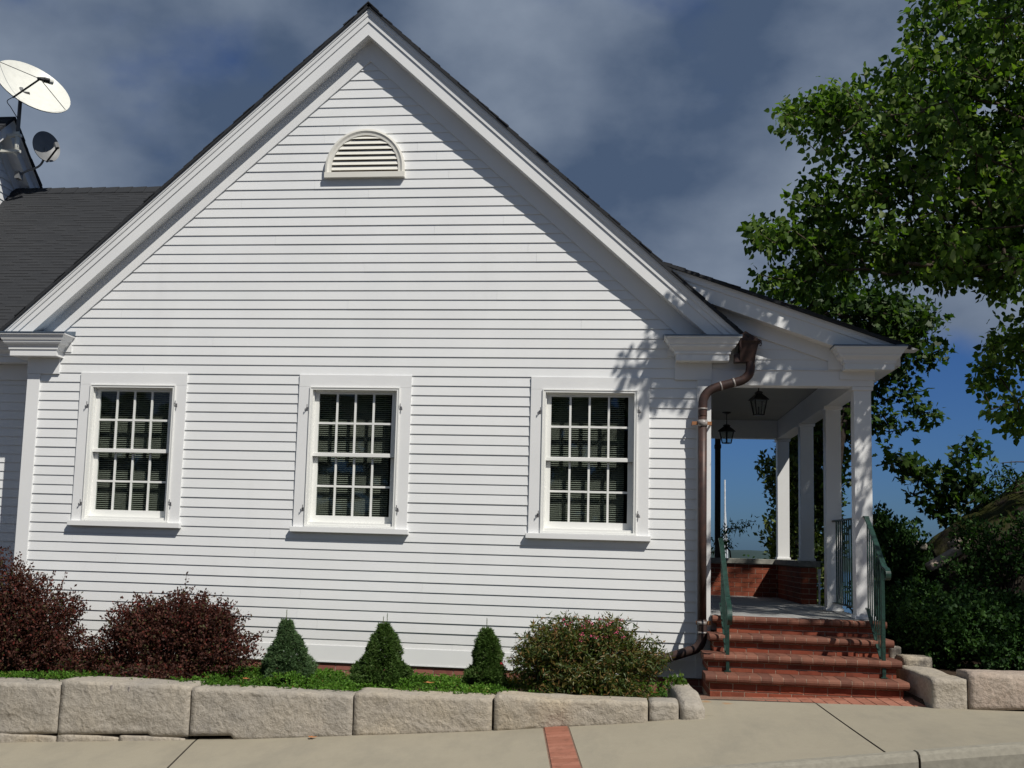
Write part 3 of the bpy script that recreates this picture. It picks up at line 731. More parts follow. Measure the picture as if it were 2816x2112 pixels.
# low brick wall: back run, side run with pier
mb = MB(); brick_face(mb, CRX + .01, 5.03, 1.25, 1.25 + .0655 * 7, 5.44, .195, .0655, .009)
mb.box(CRX + .01, 5.20, 5.49, 5.62, 1.249, 1.700, 1)
# side run: its inner face looks to -x, pier face looks to -y
brick_face(mb, 5.032, 5.222, 1.25, 1.25 + .0655 * 7, 3.30, .195, .0655, .009, off=1)
for r_ in range(7):
    za = 1.25 + r_ * .0655; zb = za + .0565; y = 3.35 - (.095 if r_ % 2 else 0)
    while y < 5.44:
        a_, b_ = max(y, 3.342), min(y + .186, 5.438)
        if b_ - a_ > .02: mb.box(5.031, 5.06, a_, b_, za, zb, 0); mb.box(5.19, 5.223, a_, b_, za, zb, 0)
        y += .195
mb.box(5.034, 5.219, 3.352, 5.60, 1.249, 1.705, 1)
bw = mb.build('low_brick_wall', [M['brick'], M['mortar']], house)
mb = MB(); mb.box(CRX + .01, 5.262, 5.40, 5.66, 1.713, 1.785); mb.box(4.99, 5.26, 3.26, 5.399, 1.713, 1.784); mb.box(CRX + .01, 5.0, 5.415, 5.64, 1.702, 1.713)
cp_ = mb.build('wall_cap', M['capstone'], bw, bevel=.006)
mb = MB(); mb.box(5.238, 5.262, 3.285, 3.305, 1.25, 1.60); mb.box(5.232, 5.268, 3.275, 3.31, 1.60, 1.69); mb.build('conduit', M['mast'], house)
# side railing between the two front columns
def railing(parent, x, top, bottom, bal, knee=None):
    mb = MB(); mb.bar(top, .042, .016); return mb
mb = MB()
mb.bar([(5.12, .17, 2.242), (5.12, 1.57, 2.242)], .045, .016)
mb2 = MB(); mb2.bar([(5.12, .17, 1.345), (5.12, 1.57, 1.345)], .032, .014)
pr = mb.build('porch_rail', M['green_iron'], house); mb2.build('bottom_rail', M['green_iron'], pr)
for k in range(11):
    y = .28 + k * .115; mb = MB(); mb.box(5.113, 5.127, y - .007, y + .007, 1.352, 2.234); mb.build('baluster', M['green_iron'], pr)

# ================================================================== LEFT WING + raised gable
WY = .50
mb = MB(); zz = 3.6
wz = [(3.6 + .023 + n * .0985) for n in range(-29, 3)]
for z0 in wz: clap(mb, -9.0, CLX - .002, -9.0, CLX - .002, z0, z0 + .0985, WY, .012)
mb.build('wing_siding', M['siding'], house)
mb = MB(); mb.box(-9, CLX, WY + .02, WY + .1, .2, 3.9); mb.build('wing_wall', M['interior'], house)
mb = MB(); brick_face(mb, -9, CLX, .2, .2 + .0677 * 6, WY, ); mb.build('wing_foundation', [M['brick_old'], M['mortar']], house)
mb = MB(); mb.box(-9, -3.72, WY - .03, WY + .03, 3.58, 3.755)
rings = []
for dz, o in crown: rings.append([(-9, WY - .19 - o, 3.757 + dz), (-3.80, WY - .19 - o, 3.757 + dz), (-3.80, WY + .05, 3.757 + dz), (-9, WY + .05, 3.757 + dz)])
mb.loft(rings); mb.build('wing_cornice', M['trim'], house)
wa = math.atan(.917); we = WY - .36
course_roof('wing_roof', (-10, we, 4.02), (1, 0, 0), (0, math.cos(wa), math.sin(wa)), 10 - .3, (3.0 - we) / math.cos(wa), house, jag=0, lift=.003, step=.072)
course_roof('wing_roof', (-10, 3.0 + (3 - we), 4.02), (1, 0, 0), (0, -math.cos(wa), math.sin(wa)), 10 - .3, (3.0 - we) / math.cos(wa), house, jag=0, lift=.003, step=.072)
zrw = 4.02 + .917 * (3.0 - we)
mb = MB()
for i in range(40):
    x = -10 + i * .2
    for s_ in (-1, 1): mb.hexa([(x, 3, zrw + .006), (x + .215, 3, zrw + .010), (x + .215, 3 + s_ * .12, zrw - .10), (x, 3 + s_ * .12, zrw - .104), (x, 3, zrw + .014), (x + .215, 3, zrw + .024), (x + .215, 3 + s_ * .12, zrw - .086), (x, 3 + s_ * .12, zrw - .096)])
mb.build('wing_ridge_cap', M['shingle'], house)
# raised cross gable at far left: gable wall faces +x
TX, TYR, TZ, TS = -5.74, 2.46, 7.50, .83
mb = MB()
z = 5.2
while z < 7.3:
    hw = (7.30 - z) / TS; hw1 = max(.01, (7.30 - z - .1) / TS)
    if hw > .02:
        X = TX
        mb.hexa([(X - .03, TYR - hw, z), (X + .012, TYR - hw, z), (X + .012, TYR + hw, z), (X - .03, TYR + hw, z), (X - .03, TYR - hw1, z + .1), (X + .001, TYR - hw1, z + .1), (X + .001, TYR + hw1, z + .1), (X - .03, TYR + hw1, z + .1)])
    z += .1
mb.build('upper_gable_siding', M['siding'], house)
for s_ in (-1, 1):
    mb = MB(); q = [(-.26, .17), (-.11, .17), (-.10, .185), (-.06, .20), (-.04, .22), (-.02, .225), (-.02, 0), (-.26, 0)]
    n_ = 3.0; A = [(TX + d, TYR, TZ + dz) for dz, d in q]; B = [(TX + d, TYR + s_ * 2.4, TZ + dz - 2.4 * TS) for dz, d in q]
    mb.loft([A, B] if s_ < 0 else [B, A]); mb.build('upper_rake_cornice', M['trim'], house)
    mb = MB(); q = [(-.45, .024), (-.25, .024), (-.25, 0), (-.45, 0)]; A = [(TX + d, TYR, TZ + dz) for dz, d in q]; B = [(TX + d, TYR + s_ * 2.2, TZ + dz - 2.2 * TS) for dz, d in q]
    mb.loft([A, B] if s_ < 0 else [B, A]); mb.build('upper_rake_frieze', M['trim'], house)
    ta = math.atan(TS)
    course_roof('upper_roof', (TX + .245, TYR + s_ * 2.4, TZ - 2.4 * TS), (-1, 0, 0), (0, -s_ * math.cos(ta), math.sin(ta)), 5.0, 2.4 / math.cos(ta), house, jag=.006)

# ================================================================== STEPS
steps = empty('brick_steps', (4.4, -.5, .5), 'four red brick steps with rounded nosings rising to the side porch', 'steps')
SD = [(1.246, -.17, 3.655, 5.290), (1.090, -.47, 3.60, 5.285), (.930, -.76, 3.525, 5.285), (.770, -1.06, 3.520, 5.275)]   # lip top z, lip y, x0, x1
for k, (zt_, yl, x0, x1) in enumerate(SD):
    mb = MB(); zb = SD[k + 1][0] if k < 3 else .56
    back = SD[k - 1][1] + .10 if k else .0
    n = int(round((x1 - x0) / .1)); wd = (x1 - x0) / n; Rn = .034
    for i in range(n):
        a, b = x0 + i * wd + .0022, x0 + (i + 1) * wd - .0022
        j = rnd.uniform(-.002, .002)
        prof_ = [(back, zt_ - .002 + j)] + [(yl + Rn - Rn * math.sin(t) + j, zt_ - Rn + Rn * math.cos(t) + j) for t in [q * math.pi / 6 for q in range(7)]] + [(back, zt_ - 2 * Rn)]
        A = [(a, y, z) for y, z in prof_]; B = [(b, y, z) for y, z in prof_]
        mb.loft([A, B], 0)
    pm = [(back - .002, zt_ - .006)] + [(yl + Rn - (Rn - .003) * math.sin(t), zt_ - Rn + (Rn - .003) * math.cos(t)) for t in [q * math.pi / 6 for q in range(7)]] + [(back - .002, zt_ - 2 * Rn + .003)]
    mb.loft([[(x0 + .003, y, z) for y, z in pm], [(x1 - .003, y, z) for y, z in pm]], 1)
    nos = mb
    st = mb.build('step', [M['nosing'], M['mortar']], steps, smooth=False)
    mb = MB(); yr_ = yl + .055; rx0, rx1 = x0 + .045, x1 - .045
    h = zt_ - 2 * Rn - zb; nr = 2
    brick_face(mb, rx0, rx1, zb, zt_ - 2 * Rn + .002, yr_, .205, h / nr, .009, .05, off=k % 2)
    # right and left returns of the riser
    mb.box(rx0 + .003, rx1 - .003, yr_ + .03, .02, min(zb, .5) if k == 3 else zb, zt_ - 2 * Rn, 1)
    y = yr_ + .06
    while y < -.02:
        for r_ in range(nr):
            za = zb + r_ * h / nr
            y0_, y1_ = y + (.1 if r_ else 0), min(y + (.1 if r_ else 0) + .195, .0)
            if y1_ - y0_ > .02: mb.box(rx1 - .02, rx1 + .001, y0_, y1_, za, za + h / nr - .009, 0); mb.box(rx0 - .001, rx0 + .02, y0_, y1_, za, za + h / nr - .009, 0)
        y += .205
    mb.build('riser', [M['brick'], M['mortar']], st)

# ================================================================== STAIR RAILINGS
def stair_rail(name, X, pts, bots, ys, top_of, bot_of, post, lab):
    e = empty(name, (X, post[1], post[2]), lab, 'railing', 'green iron railings of the porch steps')
    mb = MB(); mb.bar(smooth(pts, 5), .044, .017); mb.build('handrail', M['green_iron'], e)
    mb = MB(); mb.bar(bots, .030, .014); mb.build('bottom_rail', M['green_iron'], e)
    for y in ys:
        mb = MB(); mb.box(X - .0055, X + .0055, y - .0055, y + .0055, bot_of(y), top_of(y)); mb.build('baluster', M['green_iron'], e)
    mb = MB(); mb.box(X - .015, X + .015, post[1] - .015, post[1] + .015, post[2], post[3]); mb.box(X - .03, X + .03, post[1] - .03, post[1] + .03, post[2], post[2] + .008)
    mb.build('post', M['green_iron'], e)
    return e
lin = lambda y, y0, z0, y1, z1: z0 + (z1 - z0) * (y - y0) / (y1 - y0)
stair_rail('stair_railing', 5.13, [(5.13, .0, 2.245), (5.13, -.07, 2.242), (5.13, -.11, 2.215), (5.13, -.42, 2.02), (5.13, -.75, 1.80), (5.13, -.82, 1.765), (5.13, -.90, 1.75), (5.13, -.95, 1.72), (5.13, -.94, 1.67), (5.13, -.89, 1.66)],
           [(5.13, -.03, 1.36), (5.13, -.08, 1.352), (5.13, -.70, .87)], [-.10 - i * .088 for i in range(7)],
           lambda y: lin(y, -.11, 2.21, -.75, 1.80), lambda y: lin(y, -.06, 1.36, -.70, .87), (5.13, -.72, .772, 1.81), 'green iron stair railing at the right end of the steps, beside the corner column')
stair_rail('stair_railing', 3.745, [(3.745, .02, 1.99), (3.745, -.05, 1.975), (3.745, -.30, 1.80), (3.745, -.72, 1.46), (3.745, -.86, 1.38), (3.745, -.93, 1.33), (3.745, -.95, 1.26), (3.745, -.90, 1.21)],
           [(3.745, -.03, 1.36), (3.745, -.08, 1.34), (3.745, -.70, .87)], [-.10 - i * .088 for i in range(7)],
           lambda y: lin(y, -.05, 1.97, -.72, 1.46), lambda y: lin(y, -.06, 1.36, -.70, .87), (3.745, -.73, .772, 1.46), 'green iron stair railing at the left end of the steps, next to the copper downspout')

# ================================================================== LANTERNS
def lantern(x, y, rot, lab):
    e = empty('hanging_lantern', (x, y, 3.80), lab, 'lantern', 'black lanterns under the porch ceiling')
    X = Matrix.Translation((x, y, 0)) @ Matrix.Rotation(rot, 4, 'Z')
    zb = 3.368; zt_ = zb + .165; a, b = .042, .067
    mb = MB()
    sq = lambda r, z: [(-r, -r, z), (r, -r, z), (r, r, z), (-r, r, z)]
    for sx_ in (-1, 1):
        for sy__ in (-1, 1): mb.tube([(sx_ * a, sy__ * a, zb), (sx_ * b, sy__ * b, zt_)], .008, 4)
    for i in range(4):
        p, q = sq(a, zb)[i], sq(a, zb)[(i + 1) % 4]; mb.tube([p, q], .009, 4); p, q = sq(b, zt_)[i], sq(b, zt_)[(i + 1) % 4]; mb.tube([p, q], .009, 4)
    mb.loft([sq(a, zb - .006), sq(a, zb + .004)])
    mb.tube([(0, 0, zb), (0, 0, zb + .09)], .009, 6)
    mb.build('cage', M['black_iron'], e, xf=X)
    mb = MB(); mb.loft([sq(.084, zt_ - .004), sq(.086, zt_ + .004), sq(.060, zt_ + .035), sq(.034, zt_ + .062), sq(.030, zt_ + .07), sq(.036, zt_ + .082), sq(.022, zt_ + .096)])
    mb.build('cap', M['black_iron'], e, xf=X)
    mb = MB()
    for i in range(4):
        A, B = sq(a - .004, zb), sq(b - .004, zt_)
        mb.face([A[i], A[(i + 1) % 4], B[(i + 1) % 4], B[i]])
    mb.build('pane', M['glass'], e, xf=X)
    mb = MB(); mb.tube([(0, 0, zt_ + .09), (0, 0, 3.798)], .006, 8); mb.loft([[(r_ * math.cos(t), r_ * math.sin(t), z) for t in [k * math.pi / 8 for k in range(16)]] for r_, z in ((.025, 3.772), (.058, 3.786), (.062, 3.7995))])
    mb.build('stem', M['black_iron'], e, xf=X)
lantern(4.25, 1.10, .25, 'black hanging lantern nearer the porch front, just below the beam')
lantern(4.225, 4.50, .75, 'black hanging lantern deeper in the porch, its round canopy and stem showing')

# ================================================================== SATELLITE DISHES
def dish(name, c, nrm, upv, ra, rb, depth, mats, lab):
    c = Vector(c); n_ = Vector(nrm).normalized(); u_ = Vector(upv); u_ = (u_ - n_ * u_.dot(n_)).normalized(); r_ = u_.cross(n_)
    mb = MB(); K = 40; J = 8; rings = []; back = []
    for j in range(1, J + 1):
        f = j / J; rings.append([c - n_ * depth * (1 - f * f) + (r_ * math.cos(t) * ra + u_ * math.sin(t) * rb) * f for t in [k * 2 * math.pi / K for k in range(K)]])
    allv = [c - n_ * depth] + [p for r in rings for p in r]
    fs = [(0, 1 + k, 1 + (k + 1) % K) for k in range(K)] + [(1 + j * K + k, 1 + (j + 1) * K + k, 1 + (j + 1) * K + (k + 1) % K, 1 + j * K + (k + 1) % K) for j in range(J - 1) for k in range(K)]
    mb.mesh(allv, fs, 0)
    th = .012; bv = [p - n_ * th for p in allv]; b0 = len(mb.v); mb.mesh(bv, [tuple(reversed(f)) for f in fs], 1)
    rim = [(1 + (J - 1) * K + k) for k in range(K)]
    for k in range(K): mb.face([allv[rim[k]], bv[rim[k]], bv[rim[(k + 1) % K]], allv[rim[(k + 1) % K]]], 1)
    return mb, c, n_, u_, r_
# big oval dish. Mean plane measured from the photo; it looks toward the sun side
e = empty('satellite_dish', (-5.42, 2.44, 6.9), 'large oval white satellite dish on a pole bracketed to the upper gable', 'satellite dish')
nrm = Vector((.6347, -.4927, .5953)); maj = Vector((.7651, .2926, -.5736)); mnr = Vector((-.1085, -.8195, -.5627)); c = Vector((-5.270, 2.45, 7.925))
mb, c, n_, u_, r_ = dish('reflector', c, nrm, -mnr, .53, .52, .13, None, None)
mb.build('reflector', [M['dish'], M['dish_back']], e, smooth=True)
root = c + mnr * .515 + maj * .03; LQ = c - maj * .52 + mnr * .06; RQ = c + maj * .52 - mnr * .02
lnb = c + n_ * .45 + maj * .227 + mnr * .50
mb = MB(); mb.tube([root - n_ * .02, lnb], .014, 6); mb.build('feed_arm', M['black_iron'], e)
mb = MB(); mb.tube([lnb, LQ + n_ * .01], .005, 5); mb.tube([lnb, RQ + n_ * .01], .005, 5); mb.build('strut', M['black_iron'], e)
mb = MB(); d_ = (c - mnr * .05 + maj * .75 + n_ * .5 - lnb).normalized(); mb.tube([lnb, lnb + d_ * .05], .022, 8, 1); mb.tube([lnb + d_ * .05, lnb + d_ * .12], .035, 10, 1); mb.tube([lnb + d_ * .12, lnb + d_ * .17], .038, 12, 0); mb.tube([lnb - d_ * .03, lnb + d_ * .06 + Vector((0, .03, .03))], .02, 6, 1)
mb.build('feed_horn', [M['dish'], M['black_iron']], e)
PB = Vector((-5.43, 2.43, 0))
mb = MB(); mb.tube([(PB.x, PB.y, 6.95), (PB.x, PB.y, 7.25)], .033, 10, 1); mb.tube([(PB.x, PB.y, 7.12), (PB.x, PB.y, 7.90)], .027, 10, 0); mb.build('pole', [M['dish_grey'], M['dish']], e, smooth=True)
mb = MB()
for z in (7.22, 7.0): mb.box(TX, PB.x + .05, PB.y - .035, PB.y + .035, z - .018, z + .018)
mb.box(PB.x - .045, PB.x + .045, PB.y - .045, PB.y - .03, 7.22, 7.26)
mb.box(TX + .0, TX + .04, PB.y - .10, PB.y + .10, 6.85, 7.35); mb.build('bracket', M['dish'], e)
mb = MB(); mb.tube([(PB.x, PB.y, 7.82), c - n_ * .14], .03, 8); mb.tube(smooth([(PB.x - .02, PB.y - .03, 7.78), (PB.x - .16, PB.y - .05, 7.70), (PB.x - .10, PB.y - .05, 7.60), (PB.x, PB.y - .03, 7.45)]), .006, 5)
mb.build('back_mount', M['black_iron'], e)
e = empty('satellite_dish', (-5.28, 2.72, 6.66), 'small round grey satellite dish, half dark, low on the upper gable rake', 'satellite dish')
mb, c, n_, u_, r_ = dish('reflector', (-5.155, 2.72, 7.165), (.75, -.62, .25), (0, 0, 1), .195, .235, .045, None, None)
mb.build('reflector', [M['dish_grey'], M['dish_back']], e, smooth=True)
lp = c + n_ * .22 - u_ * .13 + r_ * .05
mb = MB(); mb.tube([c - u_ * .235 - n_ * .02, lp], .014, 6); mb.build('feed_arm', M['black_iron'], e)
mb = MB(); mb.tube([lp, lp + Vector((-.03, .01, .075))], .03, 8); mb.tube([lp + Vector((-.02, .01, .03)), lp + Vector((-.06, .02, .05))], .018, 8); mb.build('feed_horn', M['dish_grey'], e)
mb = MB(); mb.tube(smooth([(-5.53, 2.72, 6.76), (-5.42, 2.73, 6.82), (-5.26, 2.73, 6.88), (-5.19, 2.73, 6.98), c - n_ * .04]), .016, 8); mb.box(-5.56, -5.50, 2.66, 2.78, 6.70, 6.80); mb.build('mast_arm', M['dish_grey'], e)

# ================================================================== GRANITE WALL BLOCKS
def rough_block(name, x0, x1, y0, y1, zb, zt_, mat, seed, lab, grp, amp=.018, bow=None, rad=.014, drill=None):
    nxx, nyy, nzz = max(4, int((x1 - x0) / .045)), max(4, int((y1 - y0) / .05)), max(4, int((zt_ - min(zb(x0), zb(x1))) / .04))
    mb = MB(); idx = {}; vs = []; fs = []
    def vtx(i, j, k):
        key = (i, j, k)
        if key in idx: return idx[key]
        x = x0 + (x1 - x0) * i / nxx; y = y0 + (y1 - y0) * j / nyy; z0 = zb(x); z = z0 + (zt_ - z0) * k / nzz
        # round the edges
        cx_, cy_, cz_ = min(max(x, x0 + rad), x1 - rad), min(max(y, y0 + rad), y1 - rad), min(max(z, z0 + rad * .5), zt_ - rad)
        d = Vector((x - cx_, y - cy_, z - cz_))
        if d.length > rad: d = d.normalized() * rad
        p = Vector((cx_, cy_, cz_)) + d
        q = p * 3.2 + Vector((seed * 7.3, seed, 0))
        ampl = amp * .48
        a1 = noise.fractal(q, .9, 2.1, 4) * ampl
        a2 = noise.fractal(q * 1.3 + Vector((9, 2, 5)), .6, 2.2, 6) * ampl + (noise.ridged_multi_fractal(q * .9 + Vector((3, 8, 1)), .9, 2.1, 4, 1.0, 2.0) - 1.0) * ampl * .5
        dirx = -1 if i == 0 else (1 if i == nxx else 0); diry = -1 if j == 0 else (1 if j == nyy else 0); dirz = 1 if k == nzz else 0
        p += Vector((dirx * (a1 * .3 + .001), diry * a2, dirz * a1 * 1.2))
        # chipped facets along the lower front
        ch = noise.noise(Vector((p.x * 4.5 + seed * 3, p.z * 6, seed)))
        if j == 0: p.y += max(0, ch - .15) * .03
        if bow: p = bow(p)
        vs.append(p); idx[key] = len(vs) - 1; return idx[key]
    for k in range(nzz):
        for i in range(nxx): fs.append((vtx(i, 0, k), vtx(i + 1, 0, k), vtx(i + 1, 0, k + 1), vtx(i, 0, k + 1))); fs.append((vtx(i + 1, nyy, k), vtx(i, nyy, k), vtx(i, nyy, k + 1), vtx(i + 1, nyy, k + 1)))
        for j in range(nyy): fs.append((vtx(0, j + 1, k), vtx(0, j, k), vtx(0, j, k + 1), vtx(0, j + 1, k + 1))); fs.append((vtx(nxx, j, k), vtx(nxx, j + 1, k), vtx(nxx, j + 1, k + 1), vtx(nxx, j, k + 1)))
    for i in range(nxx):
        for j in range(nyy): fs.append((vtx(i, j, nzz), vtx(i + 1, j, nzz), vtx(i + 1, j + 1, nzz), vtx(i, j + 1, nzz))); fs.append((vtx(i, j + 1, 0), vtx(i + 1, j + 1, 0), vtx(i + 1, j, 0), vtx(i, j, 0)))
    mb.mesh(vs, fs, 0)
    o = mb.build(name, mat, smooth=True); tag(o, lab, 'granite block', grp)
    if drill:
        for (xx, z0_, z1_) in drill:
            d = MB(); d.tube([(xx, y0 + .012, z0_), (xx + .003, y0 + .010, z1_)], .011, 6); d.build('drill_mark', M['solder'], o)
    return o
gb = lambda x: G(x, -2.1) - .02
GRP = 'granite blocks edging the front planting bed'
gw = 'granite_block'
rough_block(gw, -4.30, -2.055, -2.10, -1.74, lambda x: gb(x) + .085, .548, M['granite'], 1, 'pale grey granite block at the left edge of the front bed wall', GRP)
rough_block(gw, -2.045, -.875, -2.10, -1.72, lambda x: gb(x) + (.075 if x < -1.2 else .045), .594, M['granite'], 2, 'long grey granite block with drill notches, in front of the rounded barberry', GRP, .020, drill=[(-1.92, .53, .565), (-1.76, .53, .565), (-1.59, .52, .565), (-1.43, .52, .56), (-1.27, .515, .555), (-1.11, .515, .555)])
rough_block(gw, -.865, .545, -2.10, -1.74, lambda x: gb(x) + (.05 if x < -.5 else 0), .578, M['granite'], 3, 'longest tan-grey granite block, in front of the two left dwarf spruces', GRP, .016, drill=[(-.80, .21, .26), (-.68, .205, .25), (-.56, .21, .245)])
rough_block(gw, .553, 1.717, -2.10, -1.72, lambda x: gb(x), .602, M['granite_tan'], 4, 'tan granite block ending below the right dwarf spruce', GRP, .018)
rough_block(gw, 1.732, 2.985, -2.10, -1.74, lambda x: gb(x), .628, M['granite_tan'], 5, 'low rough granite block with yellow stain, under the flowering shrub', GRP, .026)
rough_block(gw, 2.995, 3.232, -2.09, -1.76, lambda x: gb(x), .640, M['granite'], 6, 'short granite block between the low stained one and the end stone', GRP, .014)
rough_block(gw, 3.246, 3.442, -2.12, -1.05, lambda x: gb(x), .70, M['granite'], 7, 'granite end stone running back toward the foot of the brick steps', GRP, .014,
            bow=lambda p: Vector((p.x - (p.y + 2.12) * .06, p.y, p.z - max(0, -1.75 - p.y) * .20)), rad=.05)
# thin levelling stones
for k, (a_, b_, t_) in enumerate(((-4.3, -2.72, .10), (-2.70, -2.06, .085), (-2.05, -1.50, .07), (-1.49, -.9, .055))):
    rough_block('levelling_stone', a_, b_, -2.105, -1.9, gb, gb((a_ + b_) / 2) + t_, M['granite_tan'], 20 + k,
                ['thin tan footing stone under the leftmost granite block, at the frame edge', 'thin tan footing stone under the right end of the leftmost granite block', 'thin tan footing stone under the left half of the notched granite block', 'thin tan footing stone under the right half of the notched granite block'][k], 'thin footing stones under the granite wall', .010, rad=.02)
GR2 = 'granite blocks edging the bed right of the steps'
rough_block(gw, 5.345, 5.625, -1.50, -.35, lambda x: .57 + (x - 5.3) * .08, .862, M['granite_tan'], 8, 'squarish sunlit tan granite block right beside the brick steps', GR2, .022)
rough_block(gw, 5.640, 7.20, -1.50, -1.10, lambda x: .58 + (x - 5.3) * .08, .925, M['granite_pink'], 9, 'pinkish granite block at the right edge, dappled by tree shadow', GR2, .022)
rough_block(gw, 7.215, 8.6, -1.50, -1.10, lambda x: .58 + (x - 5.3) * .08, .97, M['granite_pink'], 10, 'pinkish granite block beyond the right edge of the photo', GR2, .022)
rough_block('garden_stone', 5.40, 5.66, -.30, .02, lambda x: .70, .94, M['granite_tan'], 11, 'small tan stone behind the squarish granite block, beside the third step', None, .014)
rough_block('garden_stone', 5.34, 5.45, -.02, .10, lambda x: .80, 1.01, M['granite'], 12, 'smallest rounded grey stone against the end of the upper steps', None, .012)

# ================================================================== FOLIAGE TOOLS
def leaf_mesh(name, pos, nrm, dirv, size, shape, mats, tint, parent=None, matidx=None):
    """pos,nrm,dirv: (n,3); size (n,); shape: list of (u along, v across, w lift) + faces"""
    sv, sf = shape; sv = np.array(sv, float); k = len(sv); n = len(pos)
    d = dirv / np.maximum(1e-9, np.linalg.norm(dirv, axis=1, keepdims=True))
    nn = nrm - d * (nrm * d).sum(1, keepdims=True); nn /= np.maximum(1e-9, np.linalg.norm(nn, axis=1, keepdims=True))
    s = np.cross(nn, d)
    V = pos[:, None, :] + size[:, None, None] * (sv[None, :, 0:1] * d[:, None, :] + sv[None, :, 1:2] * s[:, None, :] + sv[None, :, 2:3] * nn[:, None, :])
    V = V.reshape(-1, 3); loops = []; starts = []; tot = 0; 
    me = bpy.data.meshes.new(name)
    base = (np.arange(n) * k)[:, None]
    fl = [np.array(f) for f in sf]
    L_ = np.concatenate([(base + f[None, :]) for f in fl], axis=1)          # n x sum
    cnt = np.array([len(f) for f in fl]); nf = n * len(fl)
    me.vertices.add(len(V)); me.vertices.foreach_set('co', V.ravel().astype('f'))
    me.loops.add(L_.size); me.loops.foreach_set('vertex_index', L_.ravel().astype('i'))
    st = np.concatenate([[0], np.cumsum(np.tile(cnt, n))[:-1]]); me.polygons.add(nf); me.polygons.foreach_set('loop_start', st.astype('i'))
    at = me.attributes.new('tint', 'FLOAT', 'FACE'); at.data.foreach_set('value', np.repeat(tint, len(fl)).astype('f'))
    for m_ in (mats if isinstance(mats, list) else [mats]): me.materials.append(m_)
    if matidx is not None: me.polygons.foreach_set('material_index', np.repeat(matidx, len(fl)).astype('i'))
    me.update(calc_edges=True); me.validate()
    o = bpy.data.objects.new(name, me); col.objects.link(o)
    if parent is not None: o.parent = parent; o.matrix_parent_inverse = Matrix.Translation(-Vector(world_loc(parent)))
    return o
OVAL = ([(0, 0, 0), (.28, .30, .06), (.62, .27, .04), (1, 0, -.06), (.62, -.27, .04), (.28, -.30, .06), (.45, 0, 0)], [(0, 6, 2, 1), (6, 3, 2), (0, 5, 4, 6), (6, 4, 3)])
HEART = ([(0, 0, 0), (.12, .33, .07), (.45, .38, .09), (1, 0, -.08), (.45, -.38, .09), (.12, -.33, .07), (.5, 0, 0)], [(0, 6, 2, 1), (6, 3, 2), (0, 5, 4, 6), (6, 4, 3)])
LANCE = ([(0, 0, 0), (.35, .14, .04), (1, 0, -.08), (.35, -.14, .04)], [(0, 2, 1), (0, 3, 2)])
SMALL = ([(0, 0, 0), (.5, .28, .05), (1, 0, 0), (.5, -.28, .05)], [(0, 2, 1), (0, 3, 2)])
NEEDLE = ([(0, -.05, 0), (0, .05, 0), (1, 0, 0)], [(0, 1, 2)])
mp_ = [(0, 0), (.05, .28), (-.02, .52), (.28, .40), (.42, .62), (.55, .30), (1.0, 0)]
MAPLE = ([(u, v, .03 + .05 * abs(v)) for u, v in mp_] + [(u, -v, .03 + .05 * abs(v)) for u, v in reversed(mp_[1:-1])], [tuple(range(0, 7)), (0, 6, 7, 8, 9, 10, 11)])
def rv(n):
    v = npr.normal(size=(n, 3)); return v / np.linalg.norm(v, axis=1, keepdims=True)

def in_lobes(lobes, n):
    vol = np.array([l[3] * l[4] * l[5] * (l[6] if len(l) > 6 else 1) for l in lobes]); pick = npr.choice(len(lobes), n, p=vol / vol.sum())
    Lb = np.array([l[:6] for l in lobes])[pick]
    d = rv(n) * (npr.rand(n, 1) ** (1 / 2.4)); return Lb[:, :3] + d * Lb[:, 3:6]

def skeleton(base, trunk, tips, r0):
    """trunk: polyline; tips: (n,3). Returns list of polylines with radii as tubes in MB."""
    nodes = [Vector(p) for p in trunk]; par = [-1] + list(range(len(trunk) - 1)); load = [0.] * len(nodes)
    start = Vector(trunk[-1]); mid = Vector(trunk[len(trunk) // 2])
    order = sorted(range(len(tips)), key=lambda i: min((Vector(tips[i]) - Vector(p)).length for p in trunk))
    arr = np.array([tuple(p) for p in nodes]); 
    for i in order:
        t = np.array(tips[i]); d = np.linalg.norm(arr - t, axis=1) + .35 * np.maximum(0, arr[:, 2] - t[2] + .1)
        j = int(np.argmin(d)); q = nodes[j]; tv = Vector(tips[i]); dist = (tv - q).length
        k = max(1, int(dist / .3)); last = j
        perp = Vector(npr.normal(size=3)) * dist * .06
        for s_ in range(1, k + 1):
            f = s_ / k; p = q.lerp(tv, f) + perp * math.sin(f * math.pi) + Vector((0, 0, dist * .08 * math.sin(f * math.pi)))
            nodes.append(p); par.append(last); last = len(nodes) - 1
        arr = np.array([tuple(p) for p in nodes])
    n = len(nodes); w_ = np.zeros(n); ch = [0] * n
    for i in range(n - 1, 0, -1):
        w_[i] += 1 if ch[i] == 0 else 0; w_[par[i]] += w_[i]; ch[par[i]] += 1
    # indices may not be topological for the weight pass over the trunk, good enough: children always come later
    rad = r0 * (w_ / w_[0]) ** .48
    rad = np.maximum(rad, .0028)
    mb = MB()
    for i in range(1, n):
        j = par[i]; ra = min(rad[j], rad[i] * 1.35); 
        mb.tube([nodes[j], nodes[i]], [ra, rad[i]], 5 if rad[i] < .03 else 9, cap=False, t=.5)
    return mb, nodes

